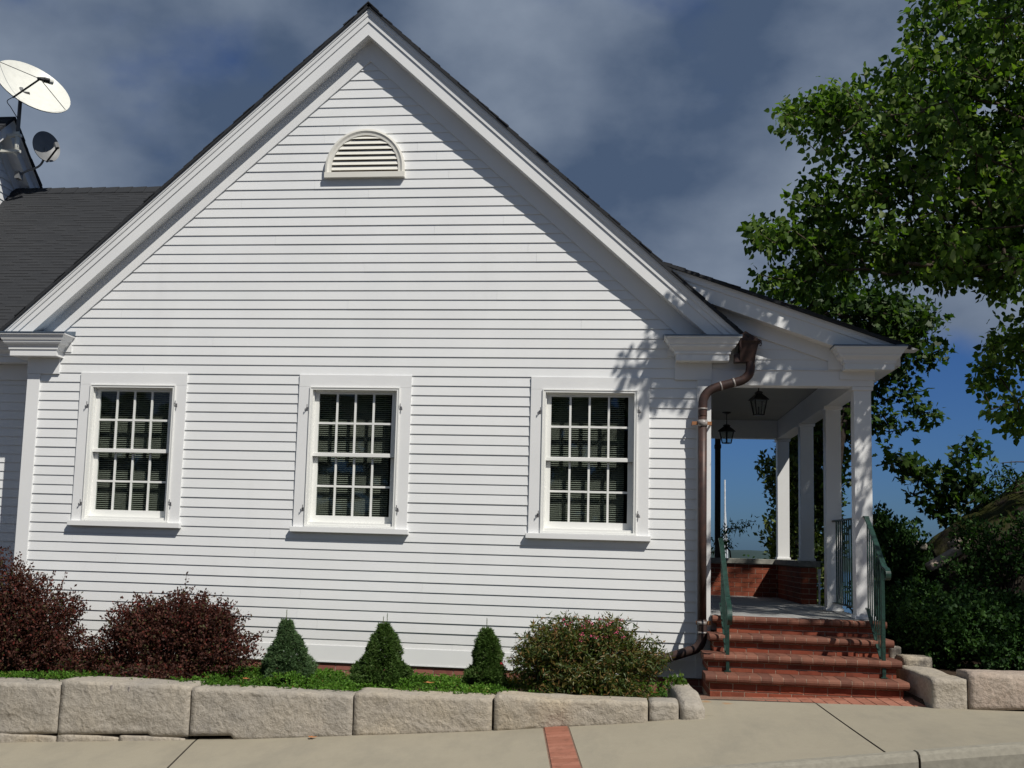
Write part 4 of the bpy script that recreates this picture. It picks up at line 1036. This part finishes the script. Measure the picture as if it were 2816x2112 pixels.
def tree(name, loc, trunk, lobes, ntips, per, size, spread, shape, leafm, barkm, r0, lab, cat='tree', grp=None, hang=.5, upn=.4, extra=None, deep=0):
    e = empty(name, loc, lab, cat, grp)
    tips = in_lobes(lobes, ntips)
    if deep:                                   # part of the crown spreads back over the porch roof
        k_ = (npr.rand(len(tips)) < deep) | ((tips[:, 0] < 5.0) & (tips[:, 2] < 5.5)); yn = npr.uniform(.0, 1.1, len(tips)); c0 = np.array(CAM)
        f = (yn - c0[1]) / (tips[:, 1] - c0[1]); t2 = c0 + (tips - c0) * f[:, None]; ok = (k_ & (t2[:, 2] > 4.30)) | ((tips[:, 0] > 5.75) & (tips[:, 2] < 4.2))
        tips = np.where(ok[:, None], t2, tips)
    if extra is not None: tips = np.vstack([tips, np.array(extra)])
    mb, nodes = skeleton(loc, trunk, tips, r0); mb.build('trunk', barkm, e, smooth=True)
    n = len(tips) * per; c = np.repeat(tips, per, 0)
    off = rv(n) * (npr.rand(n, 1) ** .6) * spread
    pos = c + off; d = off / (np.linalg.norm(off, axis=1, keepdims=True) + 1e-6) * .6 + rv(n) * .7 + np.array([0, 0, -hang])
    nr = rv(n) + np.array([0, 0, upn])
    leaf_mesh('crown', pos, nr, d, size * npr.uniform(.6, 1.15, n), shape, leafm, npr.rand(n), e)
    return e

# ---- birch-like tree, trunk beyond the right edge
bl_ = [(5.25, -1.0, 5.95, .95, .55, .42), (4.62, -1.0, 6.02, .42, .25, .15, 4), (4.95, -1.0, 5.75, .5, .35, .25), (5.1, -1.0, 5.25, .85, .5, .38), (4.60, -1.0, 5.12, .36, .25, .14, 3), (4.28, -1.0, 4.83, .42, .25, .14, 3.5), (4.36, -1.0, 4.42, .46, .28, .15, 3.5),
       (4.9, -1.0, 4.72, .7, .45, .25, 1.8), (5.4, -1., 6.35, .35, .4, .25), (5.9, -1.1, 6.75, .62, .6, .65), (5.85, -1.1, 5.75, .7, .7, .75), (6.35, -1.2, 5.3, .6, .7, .6), (5.6, -1, 4.58, .65, .5, .25, 1.8),
       (6.25, -1, 4.45, .45, .4, .25, 2.2), (6.22, -1.0, 3.80, .22, .25, .25, 3.5), (6.02, -1, 3.50, .18, .2, .12, 5), (6.20, -1, 3.15, .20, .25, .13, 4), (6.6, -1, 3.9, .3, .4, .4), (6.9, -1.2, 6.6, .8, .9, 1.4), (6.3, -1.2, 7.6, .8, .7, .6), (5.85, -1, 4.75, .5, .4, .35, 2.2), (6.3, -1, 5.0, .35, .4, .4, 2)]
mid_sh = [(7.6, -1.6, 6.2, 1.1, 1.1, 2.0), (7.5, -2.3, 7.9, 1.3, 1.2, 1.1), (7.8, -2.6, 6.2, 1.1, .9, 1.5), (9.0, -2.2, 6.2, 1.6, 1.4, 2.1), (8.3, -1.2, 4.7, 1.2, .8, .8), (9.8, -1.2, 5.2, 1.2, 1.2, 1.3), (7.1, -3.1, 6.9, .8, .7, .9), (9.3, .3, 6.2, 1.4, 1.2, 1.5), (8.4, .8, 5.5, .9, .9, .8), (6.4, -2.4, 7.9, .55, .4, .4, 1.5)]
tree('birch_tree', (8.7, -1.7, .85), [(8.7, -1.7, .7), (8.66, -1.68, 1.8), (8.55, -1.6, 3.0), (8.4, -1.5, 4.2), (8.3, -1.5, 5.4), (8.2, -1.55, 6.6), (8.1, -1.6, 7.8)],
     bl_, 1450, 24, .084, .155, HEART, M['birch'], M['bark'], .085, 'tall light green broadleaf tree overhanging the porch from the right', 'tree', None, .55, .35,
     extra=np.vstack([in_lobes(mid_sh, 380), in_lobes([(5.02, -2.1, 7.02, .40, .22, .20)], 15), in_lobes([(5.7, -2.2, 7.5, .5, .3, .30)], 26), in_lobes([(6.85, -2.2, 7.35, .75, .4, .55)], 75)]), deep=.93)
# ---- maple behind the porch
ml = [(5.75, 8, 6.15, .75, .6, .35), (6.5, 8, 6.1, .8, .7, .5), (7.2, 8, 5.75, .7, .7, .5), (7.95, 8, 5.75, .35, .4, .2, 1.5), (7.6, 8, 5.3, .5, .5, .3), (6.9, 8, 5.2, .6, .7, .5), (7.3, 8, 4.75, .45, .5, .3), (6.8, 8, 4.3, .45, .6, .4), (7.3, 8, 4.05, .35, .4, .2), (7.75, 8, 4.28, .35, .3, .12, 1.6),
      (6.4, 8, 4.0, .3, .5, .5), (6.45, 8.3, 3.2, .25, .4, .4), (6.2, 8.5, 5.0, .6, .7, .8)]
tree('maple_tree', (6.15, 7.6, .35), [(6.15, 7.6, .1), (6.16, 7.62, 1.4), (6.2, 7.7, 2.6), (6.32, 7.8, 3.6), (6.5, 7.9, 4.6), (6.7, 8, 5.4)], ml, 360, 17, .118, .23, MAPLE, M['maple'], M['bark_dark'], .10,
     'dark green maple tree rising behind the porch roof and columns', 'tree', None, .35, .8)
# maple sapling right of the corner column
tree('maple_sapling', (7.0, 3.6, 1.0), [(7.0, 3.6, .9), (6.98, 3.6, 1.8), (6.9, 3.6, 2.5)],
     [(6.35, 3.6, 3.12, .25, .25, .10, 1.5), (6.55, 3.6, 2.95, .35, .3, .14), (6.75, 3.6, 2.72, .4, .3, .16), (7.15, 3.6, 3.2, .22, .25, .22), (7.0, 3.6, 2.95, .35, .3, .2), (7.2, 3.6, 2.7, .4, .3, .2), (7.42, 3.6, 3.25, .12, .2, .08), (6.95, 3.6, 2.45, .35, .3, .15), (7.25, 3.6, 3.50, .06, .06, .06)],
     110, 8, .10, .14, MAPLE, M['maple'], M['bark_dark'], .022, 'young maple sapling with drooping leaves against blue sky, right of the corner column', 'tree', None, .4, .9)
tree('willow_shrub', (7.75, 3.4, 1.2), [(7.75, 3.4, 1.1), (7.65, 3.4, 1.9), (7.55, 3.4, 2.4)], [(7.5, 3.4, 2.75, .3, .3, .3), (7.45, 3.4, 2.35, .4, .3, .3), (7.8, 3.4, 2.6, .2, .3, .3)], 80, 14, .095, .13, LANCE, M['dark_leaf'], M['bark_dark'], .02,
     'narrow-leaved shrub between the maple sapling and the mossy rock', 'shrub')
# ivy-like cedar screen seen between the columns
tree('cedar_tree', (6.0, 9, 0), [(6.0, 9, -.2), (6.0, 9, 1.5), (6.0, 9, 3), (6.0, 9, 4.2)], [(5.9, 9, 1.2, .72, .6, .6), (5.95, 9, 2.2, .68, .6, .8), (6.0, 9, 3.2, .68, .6, .8), (6.05, 9, 4.2, .6, .5, .8), (5.32, 9, 3.35, .12, .2, .15, 1.5)], 620, 38, .105, .15, SMALL, M['cedar'], M['bark_dark'], .08,
     'yellow-green bushy cedar screen seen between the porch columns', 'tree', None, -.4, .2)
tree('garden_shrub', (5.0, 12, -.6), [(5.0, 12, -.8), (5.0, 12, .5), (5.0, 12, 1.2)], [(4.95, 12, 1.1, .45, .5, .6), (4.6, 12, .9, .4, .5, .6), (5.5, 12, 1.55, .55, .4, .25)], 110, 16, .09, .14, SMALL, M['dark_leaf'], M['bark_dark'], .03,
     'dark low shrub seen over the capped brick wall at the back of the porch', 'shrub')
tree('sumac_shrub', (5.0, 10.5, -.2), [(5.0, 10.5, -.4), (4.95, 10.5, 1.0), (4.85, 10.5, 1.9)], [(4.72, 10.5, 2.05, .25, .15, .15), (4.95, 10.5, 2.35, .3, .1, .06, 2)], 26, 12, .10, .12, LANCE, M['dark_leaf'], M['bark_dark'], .015,
     'arching narrow-leaved branch silhouetted above the low brick wall', 'shrub', extra=[(4.75, 10.5, 2.2), (4.95, 10.5, 2.35), (5.15, 10.5, 2.45), (5.3, 10.5, 2.46)])

def shrub(name, c, lobes, n, size, shape, mat, lab, cat='shrub', grp=None, stems=26, spread=.06, per=14, stemm='bark', up_=.3, hang=0., flowers=None, whisk=0, tintb=1.0):
    e = empty(name, c, lab, cat, grp); c = Vector(c)
    nt_ = n // per; tips = in_lobes(lobes, nt_)
    # push tips outward so the middle is open
    mb = MB(); 
    for i in range(min(nt_, stems * 5)):
        t = Vector(tips[i]); b_ = c + Vector((npr.normal() * .05, npr.normal() * .05, 0)); m_ = b_.lerp(t, .5) + Vector((0, 0, (t - b_).length * .12))
        mb.tube(smooth([b_, m_, t], 3), [.009, .008, .006, .005, .004, .003, .0025][:7], 4, cap=False, t=.5)
    wp = []
    for i in range(whisk):
        t = Vector(tips[npr.randint(nt_)]); dr = (t - c - Vector((0, 0, .15))); dr.normalize(); dr += Vector(npr.normal(size=3)) * .25; dr.normalize()
        L_ = npr.uniform(.10, .24); q = t + dr * L_ + Vector((0, 0, .02)); mb.tube([t, t.lerp(q, .5) + Vector((0, 0, .015)), q], [.003, .0022, .0015], 4, cap=False, t=.5)
        for f in np.linspace(0, 1, 12): wp.append(t.lerp(q, f))
    mb.build('stems', M[stemm], e)
    cc_ = np.repeat(tips, per, 0); nn_ = len(cc_)
    ax = rv(nt_) * .5 + (tips - np.array(c)) ; ax /= np.linalg.norm(ax, axis=1, keepdims=True) + 1e-6
    pos = cc_ + np.repeat(ax, per, 0) * npr.uniform(-1, 1, (nn_, 1)) * spread * 1.4 + rv(nn_) * spread * .35
    if wp: 
        w_ = np.array([tuple(p) for p in wp]); w_ = np.repeat(w_, 2, 0) + npr.normal(size=(len(w_) * 2, 3)) * .008; pos = np.vstack([pos, w_])
    k = len(pos); d = rv(k) + np.array([0, 0, up_ - hang]) + (pos - np.array(c)) * .6; nr = rv(k) + np.array([0, 0, .5])
    leaf_mesh('foliage', pos, nr, d, size * npr.uniform(.6, 1.2, k), shape, mat, npr.rand(k) * tintb, e)
    if flowers:
        fm, nfl, fs_ = flowers
        h = tips[np.argsort(-(tips[:, 2] - tips[:, 1] * .6 + npr.rand(nt_) * .35))[:nfl]] + np.array([0, -.03, .03])
        fp = np.repeat(h, 16, 0) + rv(nfl * 16) * fs_ * np.array([1, 1, .5]); k = len(fp)
        for q in range(nfl): leaf_mesh('flower_head', fp[q * 16:q * 16 + 16], rv(16) + np.array([0, -.3, .8]), rv(16), np.full(16, .013), SMALL, fm, npr.rand(16), e)
    return e
# ---- barberries
shrub('barberry_bush', (-2.95, -1.1, .48), [(-3.05, -1.1, .80, .62, .45, .42), (-2.85, -1.1, 1.0, .45, .4, .38), (-3.1, -1.1, 1.25, .35, .35, .30), (-2.55, -1.15, .72, .42, .35, .25), (-3.25, -1.1, 1.45, .25, .25, .22), (-2.55, -1.1, 1.10, .25, .2, .10, 1.5), (-2.35, -1.2, .60, .25, .3, .10), (-3.5, -1.1, .9, .5, .4, .5)],
      40000, .034, SMALL, M['barberry'], 'tall dark red barberry bush at the left edge, against the corner board', grp='dark red barberry bushes along the wall', whisk=95)
shrub('barberry_bush', (-1.45, -1.05, .50), [(-1.45, -1.05, .86, .62, .45, .36), (-1.3, -1.05, 1.08, .42, .4, .24), (-1.75, -1.05, 1.0, .38, .35, .24), (-.98, -1.05, .78, .36, .35, .24), (-2.0, -1.1, .72, .28, .3, .20), (-1.05, -1.05, 1.02, .25, .25, .15), (-1.45, -1.5, .60, .45, .25, .12)],
      42000, .033, SMALL, M['barberry'], 'rounded dark red barberry bush left of the first dwarf spruce', grp='dark red barberry bushes along the wall', whisk=90)
# ---- spirea
shrub('flowering_shrub', (2.45, -1.15, .50), [(2.45, -1.15, .86, .52, .42, .32), (2.25, -1.1, 1.10, .24, .25, .12), (2.62, -1.1, 1.10, .30, .28, .13), (1.98, -1.15, .86, .20, .25, .15), (2.92, -1.15, .88, .26, .3, .20), (2.55, -1.45, .62, .50, .22, .16), (2.0, -1.1, .66, .20, .25, .10), (2.2, -1.1, .95, .35, .3, .2)],
      30000, .052, LANCE, M['spirea'], 'bushy bronze-green shrub with small pink flowers near the downspout foot', stems=30, spread=.05, per=16, up_=.1, hang=.3, flowers=(M['flower_pink'], 20, .018), whisk=14)
shrub('seedling', (3.26, -1.25, .52), [(3.25, -1.25, .68, .07, .08, .08)], 240, .04, OVAL, M['birch'], 'small bright green seedling under the bottom bend of the downspout', stems=4, per=12)
# ---- yellow daylilies / red blooms by the right spruce
e = empty('flower_clump', (1.80, -.95, .52), 'small clump of yellow and red flowers between the right spruce and the bronze shrub', 'flowers')
mb = MB(); pts = []
for i in range(22):
    a_ = Vector((1.80 + npr.normal() * .05, -.95 + npr.normal() * .06, .5)); b_ = a_ + Vector((npr.normal() * .05, -.02 + npr.normal() * .03, npr.uniform(.12, .20))); mb.tube([a_, b_], .0025, 4, t=.5); pts.append(tuple(b_))
mb.build('stems', M['spirea'], e); pts = np.array(pts); fp = np.repeat(pts, 9, 0) + npr.normal(size=(len(pts) * 9, 3)) * .010
leaf_mesh('yellow_blooms', fp, rv(len(fp)), rv(len(fp)), np.full(len(fp), .022), SMALL, M['flower_yellow'], npr.rand(len(fp)), e)
rp = np.array([(1.79, -1.02, .84), (1.70, -1.10, .79), (1.82, -1.0, .83)]); fp = np.repeat(rp, 12, 0) + npr.normal(size=(36, 3)) * .008
for q in range(3): leaf_mesh('red_bloom', fp[q * 12:q * 12 + 12], rv(12), rv(12), np.full(12, .024), SMALL, M['flower_red'], npr.rand(12), e)
mb = MB()
for p in rp: mb.tube([(1.80, -.95, .5), tuple(p)], .003, 4, t=.5)
mb.build('bloom_stems', M['spirea'], e)

# ---- dwarf spruces
def spruce(x, y, prof_, seed, mat, lab, spikes):
    z0 = .50; e = empty('dwarf_spruce', (x, y, z0), lab, 'dwarf spruce', 'dwarf spruces planted along the wall')
    mb = MB(); H = prof_[-1][0]; mb.tube([(x, y, z0 - .02), (x, y, z0 + H * .9)], [.022, .006], 7); mb.build('trunk', M['bark_dark'], e)
    hs = np.array([p[0] for p in prof_]); rs = np.array([p[1] for p in prof_]); dx = np.array([p[2] for p in prof_])
    n = 4200; h = npr.rand(n * 3) * H; r_ = np.interp(h, hs, rs); keep = npr.rand(n * 3) < (r_ / rs.max() + .12); h = h[keep][:n]; r_ = r_[keep][:n]; n = len(h)
    th = npr.rand(n) * 2 * np.pi
    lump = np.array([noise.noise(Vector((math.cos(t) * 1.6 + seed * 5, math.sin(t) * 1.6, hh * 9))) for t, hh in zip(th, h)])
    rad = r_ * (1 + .42 * lump) * npr.uniform(.80, 1.03, n)
    P_ = np.stack([x + np.interp(h, hs, dx) + np.cos(th) * rad, y + np.sin(th) * rad, z0 + h], 1)
    out_ = np.stack([np.cos(th), np.sin(th), np.full(n, .55)], 1)
    per = 9; pos = np.repeat(P_, per, 0); ax = np.repeat(out_, per, 0)
    tpos = npr.uniform(-.5, .5, (n * per, 1)) * .035; pos = pos + ax * tpos
    d = ax * .8 + rv(n * per) * .8
    tint = np.clip(np.repeat(.28 + .6 * npr.rand(n), per) * npr.uniform(.8, 1.2, n * per) , 0, .97)
    leaf_mesh('needles', pos, rv(n * per), d, npr.uniform(.022, .036, n * per), ([(0, -.14, 0), (0, .14, 0), (1, 0, 0)], [(0, 1, 2)]), mat, tint, e)
    # leader shoots
    sp_ = []
    for (sx_, hh, ln) in spikes:
        a_ = np.array([x + sx_, y - .01, z0 + hh]); 
        for q in range(60): sp_.append(a_ + np.array([0, 0, 1]) * ln * q / 60)
    sp_ = np.array(sp_); k = len(sp_)
    leaf_mesh('leader_shoots', sp_, rv(k), rv(k) * .7 + np.array([0, 0, .9]), np.full(k, .016), ([(0, -.09, 0), (0, .09, 0), (1, 0, 0)], [(0, 1, 2)]), mat, np.full(k, 1.0), e)
    mb = MB()
    for (sx_, hh, ln) in spikes: mb.tube([(x + sx_, y - .01, z0 + hh - .05), (x + sx_, y - .01, z0 + hh + ln)], .003, 4)
    mb.build('shoot_stems', M['spirea'], e)
spruce(-.335, -1.05, [(0, .14, 0), (.08, .235, .02), (.20, .21, .03), (.33, .15, .01), (.42, .105, 0), (.50, .058, -.02), (.56, .045, -.02), (.60, .02, -.02)], 1, M['spruce_blue'], 'blue-green dwarf spruce with single leader, leftmost of the three', [(-.02, .58, .12), (-.055, .54, .05), (.012, .55, .045)])
spruce(.575, -1.05, [(0, .15, 0), (.07, .255, .0), (.18, .24, -.01), (.27, .15, 0), (.38, .13, .01), (.48, .10, .02), (.55, .05, .01), (.60, .03, .01)], 2, M['spruce'], 'dark green bell-shaped dwarf spruce with twin leaders, middle of the three', [(.0, .58, .09), (.035, .59, .11), (.055, .52, .05)])
spruce(1.545, -1.05, [(0, .12, 0), (.08, .19, -.02), (.20, .165, -.01), (.27, .115, 0), (.37, .115, 0), (.47, .085, .01), (.54, .045, .0), (.59, .02, 0)], 3, M['spruce'], 'slim dark green dwarf spruce, rightmost of the three', [(0, .57, .12), (-.03, .53, .05), (.025, .53, .055)])
for c_, k_ in (((-.335, -1.05), 0), ((.575, -1.05), 1), ((1.545, -1.05), 2)): pass

# ---- juniper ground cover over the bed (nobody could count it)
n = 9000; X = npr.uniform(-4.2, 3.3, n); Y = npr.uniform(-1.86, -.15, n)
hump = np.array([noise.noise(Vector((x * 2.2, y * 2.2, 4))) for x, y in zip(X, Y)])
dens = (X > -.95) & (X < 1.95) | (npr.rand(n) < .55)
Z = .475 + .085 * (hump + .6) + np.where((X > -.95) & (X < 1.8), .05, 0) * (1 - np.abs(Y + 1.2)) 
Z = np.where(Y < -1.75, Z + .03, Z)
P_ = np.stack([X, Y, Z], 1)[dens]; n = len(P_); per = 15
ax = rv(n) * np.array([1, 1, .35]) + np.array([0, -.25, .30]); pos = np.repeat(P_, per, 0); a2 = np.repeat(ax, per, 0)
pos = pos + a2 * npr.uniform(0, 1, (n * per, 1)) * .075
tb = np.array([noise.noise(Vector((x * 1.1, y * 1.6, 9))) for x, y in P_[:, :2]]); tint = np.clip(np.repeat(.45 + tb * .5, per) + npr.normal(size=n * per) * .10 + np.repeat(npr.normal(size=n) * .16, per), 0, .96)
tint = np.where(npr.rand(n * per) < .012, 1.0, tint)
g_ = leaf_mesh('juniper_ground_cover', pos, rv(n * per) + np.array([0, 0, .6]), a2 * .7 + rv(n * per) * .6, npr.uniform(.014, .030, n * per), SMALL, M['juniper'], tint)
tag(g_, 'bright green feathery juniper ground cover spilling over the granite blocks', 'ground cover', kind='stuff')
# ---- dry leaves
def dry_leaf(x, y, z, s, rot, lab):
    X_ = Matrix.Translation((x, y, z)) @ Matrix.Rotation(rot, 4, 'Z') @ Matrix.Scale(s, 4)
    mb = MB(); v = [(p[0] - .4, p[1], p[2] + .10 * abs(p[1]) + .25 * (p[0] - .4) ** 2) for p in MAPLE[0]]; mb.mesh(v, MAPLE[1])
    tag(mb.build('fallen_leaf', M['dryleaf'], xf=X_), lab, 'leaf')
dry_leaf(.23, -2.18, G(.23, -2.18) + .008, .075, .4, 'dry orange leaf on the sidewalk below the longest granite block')
dry_leaf(1.09, -1.5, .635, .09, 2.0, 'curled orange-brown leaf on the juniper right of the middle dwarf spruce')
dry_leaf(-.55, -1.6, .61, .07, 4.1, 'small dry leaf on the juniper in front of the leftmost dwarf spruce')

# ---- right bed: rhododendrons, rock, stones
RG = 'dark glossy evergreen shrubs in the bed right of the steps'
shrub('evergreen_shrub', (5.95, .35, .85), [(5.85, .3, 1.05, .36, .4, .25), (6.15, .3, 1.18, .36, .4, .26), (5.70, .2, 1.22, .2, .3, .2)], 12000, .048, OVAL, M['dark_leaf'], 'low glossy evergreen shrub nearest the right end of the steps', grp=RG, spread=.09, per=18, stemm='bark_dark', tintb=1)
shrub('evergreen_shrub', (6.65, .0, .90), [(6.6, .0, 1.10, .40, .4, .26), (6.95, .0, 1.22, .45, .4, .30), (6.3, -.15, .98, .25, .3, .14)], 13500, .048, OVAL, M['dark_leaf'], 'broad glossy evergreen shrub behind the pinkish granite block at the right edge', grp=RG, spread=.09, per=18, stemm='bark_dark')
shrub('evergreen_shrub', (6.15, 1.3, .9), [(5.95, 1.3, 1.30, .36, .4, .28), (6.35, 1.3, 1.30, .4, .4, .22), (6.8, 1.2, 1.30, .4, .4, .22)], 12000, .048, OVAL, M['dark_leaf'], 'dark evergreen shrub in deep shade below the mossy rock', grp=RG, spread=.09, per=18, stemm='bark_dark')
shrub('leafy_hedge', (6.05, 2.8, .9), [(5.95, 2.8, 1.3, .40, .5, .5), (6.05, 2.8, 1.85, .42, .5, .42), (5.90, 2.8, 2.25, .18, .3, .16, 1.4)], 15000, .052, OVAL, M['dark_leaf'], 'tall dark leafy hedge behind the right stair railing', cat='hedge', spread=.08, per=12, stemm='bark_dark')
# rock outcrop
mb = MB(); nu, nv = 64, 48; vs = []
for j in range(nv + 1):
    for i in range(nu + 1):
        x = 6.15 + i / nu * 6.0; y = 1.6 + j / nv * 5.0
        ridge = np.interp(x, [6.15, 6.5, 7.0, 7.5, 8.0, 9, 11, 12.15], [.3, 1.75, 2.25, 2.62, 2.95, 3.4, 3.6, .6]); prof_y = np.interp(y, [1.6, 1.75, 2.3, 3.2, 5, 6.6], [0, .45, .92, 1.0, .8, 0])
        q = Vector((x * 1.1, y * 1.1, 2)); h = ridge * prof_y; 
        d = noise.fractal(q, .9, 2.0, 5) * .22; yy = y + noise.noise(Vector((x * 2, y * 2, 7))) * .15
        vs.append((x + noise.noise(Vector((x * 2, h * 2, 3))) * .12, yy, .7 + max(-.3, h - .55 + d * min(1, h))))
mb.mesh(vs, [(j * (nu + 1) + i, j * (nu + 1) + i + 1, (j + 1) * (nu + 1) + i + 1, (j + 1) * (nu + 1) + i) for j in range(nv) for i in range(nu)])
tag(mb.build('rock_outcrop', M['rock'], smooth=False), 'big dark mossy rock outcrop filling the shade at the right edge', 'rock')
for k, (x0, y0, z0, lx, rz, ry, lab) in enumerate(((6.30, 2.05, 1.72, .42, .1, -.55, 'long pinkish stone slab leaning up the bank below the rock'), (6.58, 2.2, 1.98, .22, .2, -.3, 'pale tan angular stone on the bank, just above the leaning slab'), (6.22, 2.5, 1.98, .16, .4, .2, 'small grey stone between the hedge and the rock'))):
    o = rough_block('bank_stone', 0, lx, 0, .2, lambda x: 0, .09, M['granite_pink'] if k != 2 else M['granite'], 30 + k, lab, 'stones on the shaded bank', .02, rad=.03)
    o.location = (x0, y0, z0); o.rotation_euler = (0, ry, rz)
shrub('rock_creeper', (7.0, 1.9, 1.3), [(6.9, 1.75, 1.9, .45, .15, .25), (7.3, 1.85, 2.2, .4, .15, .22), (6.7, 1.9, 2.15, .3, .2, .15), (6.6, 1.7, 1.7, .3, .15, .2)], 3000, .05, OVAL, M['dark_leaf'], 'leafy creeper scattered over the shaded face of the mossy rock', cat='creeper', spread=.09, per=10, stemm='bark_dark', stems=8)
# bare branches over the rock
e = empty('bare_branches', (8.6, 3.0, 2.4), 'thin bare grey branches reaching left over the mossy rock', 'branches')
mb = MB()
for p in ([(8.6, 3.0, 2.9), (8.0, 3.0, 3.02), (7.6, 3.0, 3.06), (7.35, 3.0, 3.04)], [(8.6, 3.0, 3.2), (8.0, 3.0, 2.98), (7.6, 3.0, 2.80), (7.5, 3., 2.74)], [(8.5, 3, 2.9), (7.9, 3, 2.76), (7.5, 3, 2.68), (7.35, 3, 2.66)], [(8.4, 3, 2.7), (7.9, 3, 2.60), (7.6, 3, 2.56)]):
    s_ = smooth(p, 5); mb.tube(s_, list(np.linspace(.014, .004, len(s_))), 5, cap=False)
mb.build('branch', M['bark'], e, smooth=True)
# dark post behind the low wall, sailboat
mb = MB(); mb.box(4.172, 4.252, 5.70, 5.78, .9, 3.9); mb.box(4.165, 4.259, 5.69, 5.79, 3.40, 3.46)
tag(mb.build('wooden_post', M['dark_wood'], bevel=.004), 'thin dark post standing just outside the low back wall of the porch', 'post')
e = empty('sailboat', (9.4, 60, -5.2), 'distant sailboat whose pale mast shows beyond the porch wall', 'sailboat')
mb = MB(); mb.tube([(9.40, 60, -4.2), (9.33, 60, 6.3)], [.07, .05], 6); mb.build('mast', M['mast'], e)
mb = MB(); mb.tube([(9.62, 60, -1.0), (9.36, 60, 4.4)], .045, 5); mb.tube([(9.18, 60, -2.0), (9.32, 60, 6.1)], .012, 4); mb.build('rigging', M['mast'], e)
mb = MB(); rings = []
for x_, w_, h_ in ((4.8, .05, .5), (6.3, 1.0, .7), (9.2, 1.5, .7), (12, 1.3, .8), (14.2, .05, 1.1)): rings.append([(x_, 60 - w_, -4.6 + h_), (x_, 60 + w_, -4.6 + h_), (x_, 60 + w_ * .4, -5.5), (x_, 60 - w_ * .4, -5.5)])
mb.loft(rings); mb.box(8, 11, 59.4, 60.6, -4.0, -3.4); mb.build('hull', M['hull'], e)

# ---- wooded bank across the street, reflected in the windows
n = 7000; X = npr.uniform(-34, 40, n); top_ = 7.5 + 2.5 * np.array([noise.noise(Vector((x * .16, 5, 0))) for x in X]); Z = -2 + (top_ + 2) * npr.rand(n) ** .8; Y = -34 + npr.normal(size=n) * 1.2
P_ = np.stack([X, Y, Z], 1)
g_ = leaf_mesh('wooded_bank', P_, rv(n) + np.array([0, 1.2, .4]), rv(n), npr.uniform(.8, 1.5, n), OVAL, M['dark_leaf'], npr.rand(n))
tag(g_, 'dark mass of trees across the street, mirrored in the window panes', 'woods', kind='stuff')
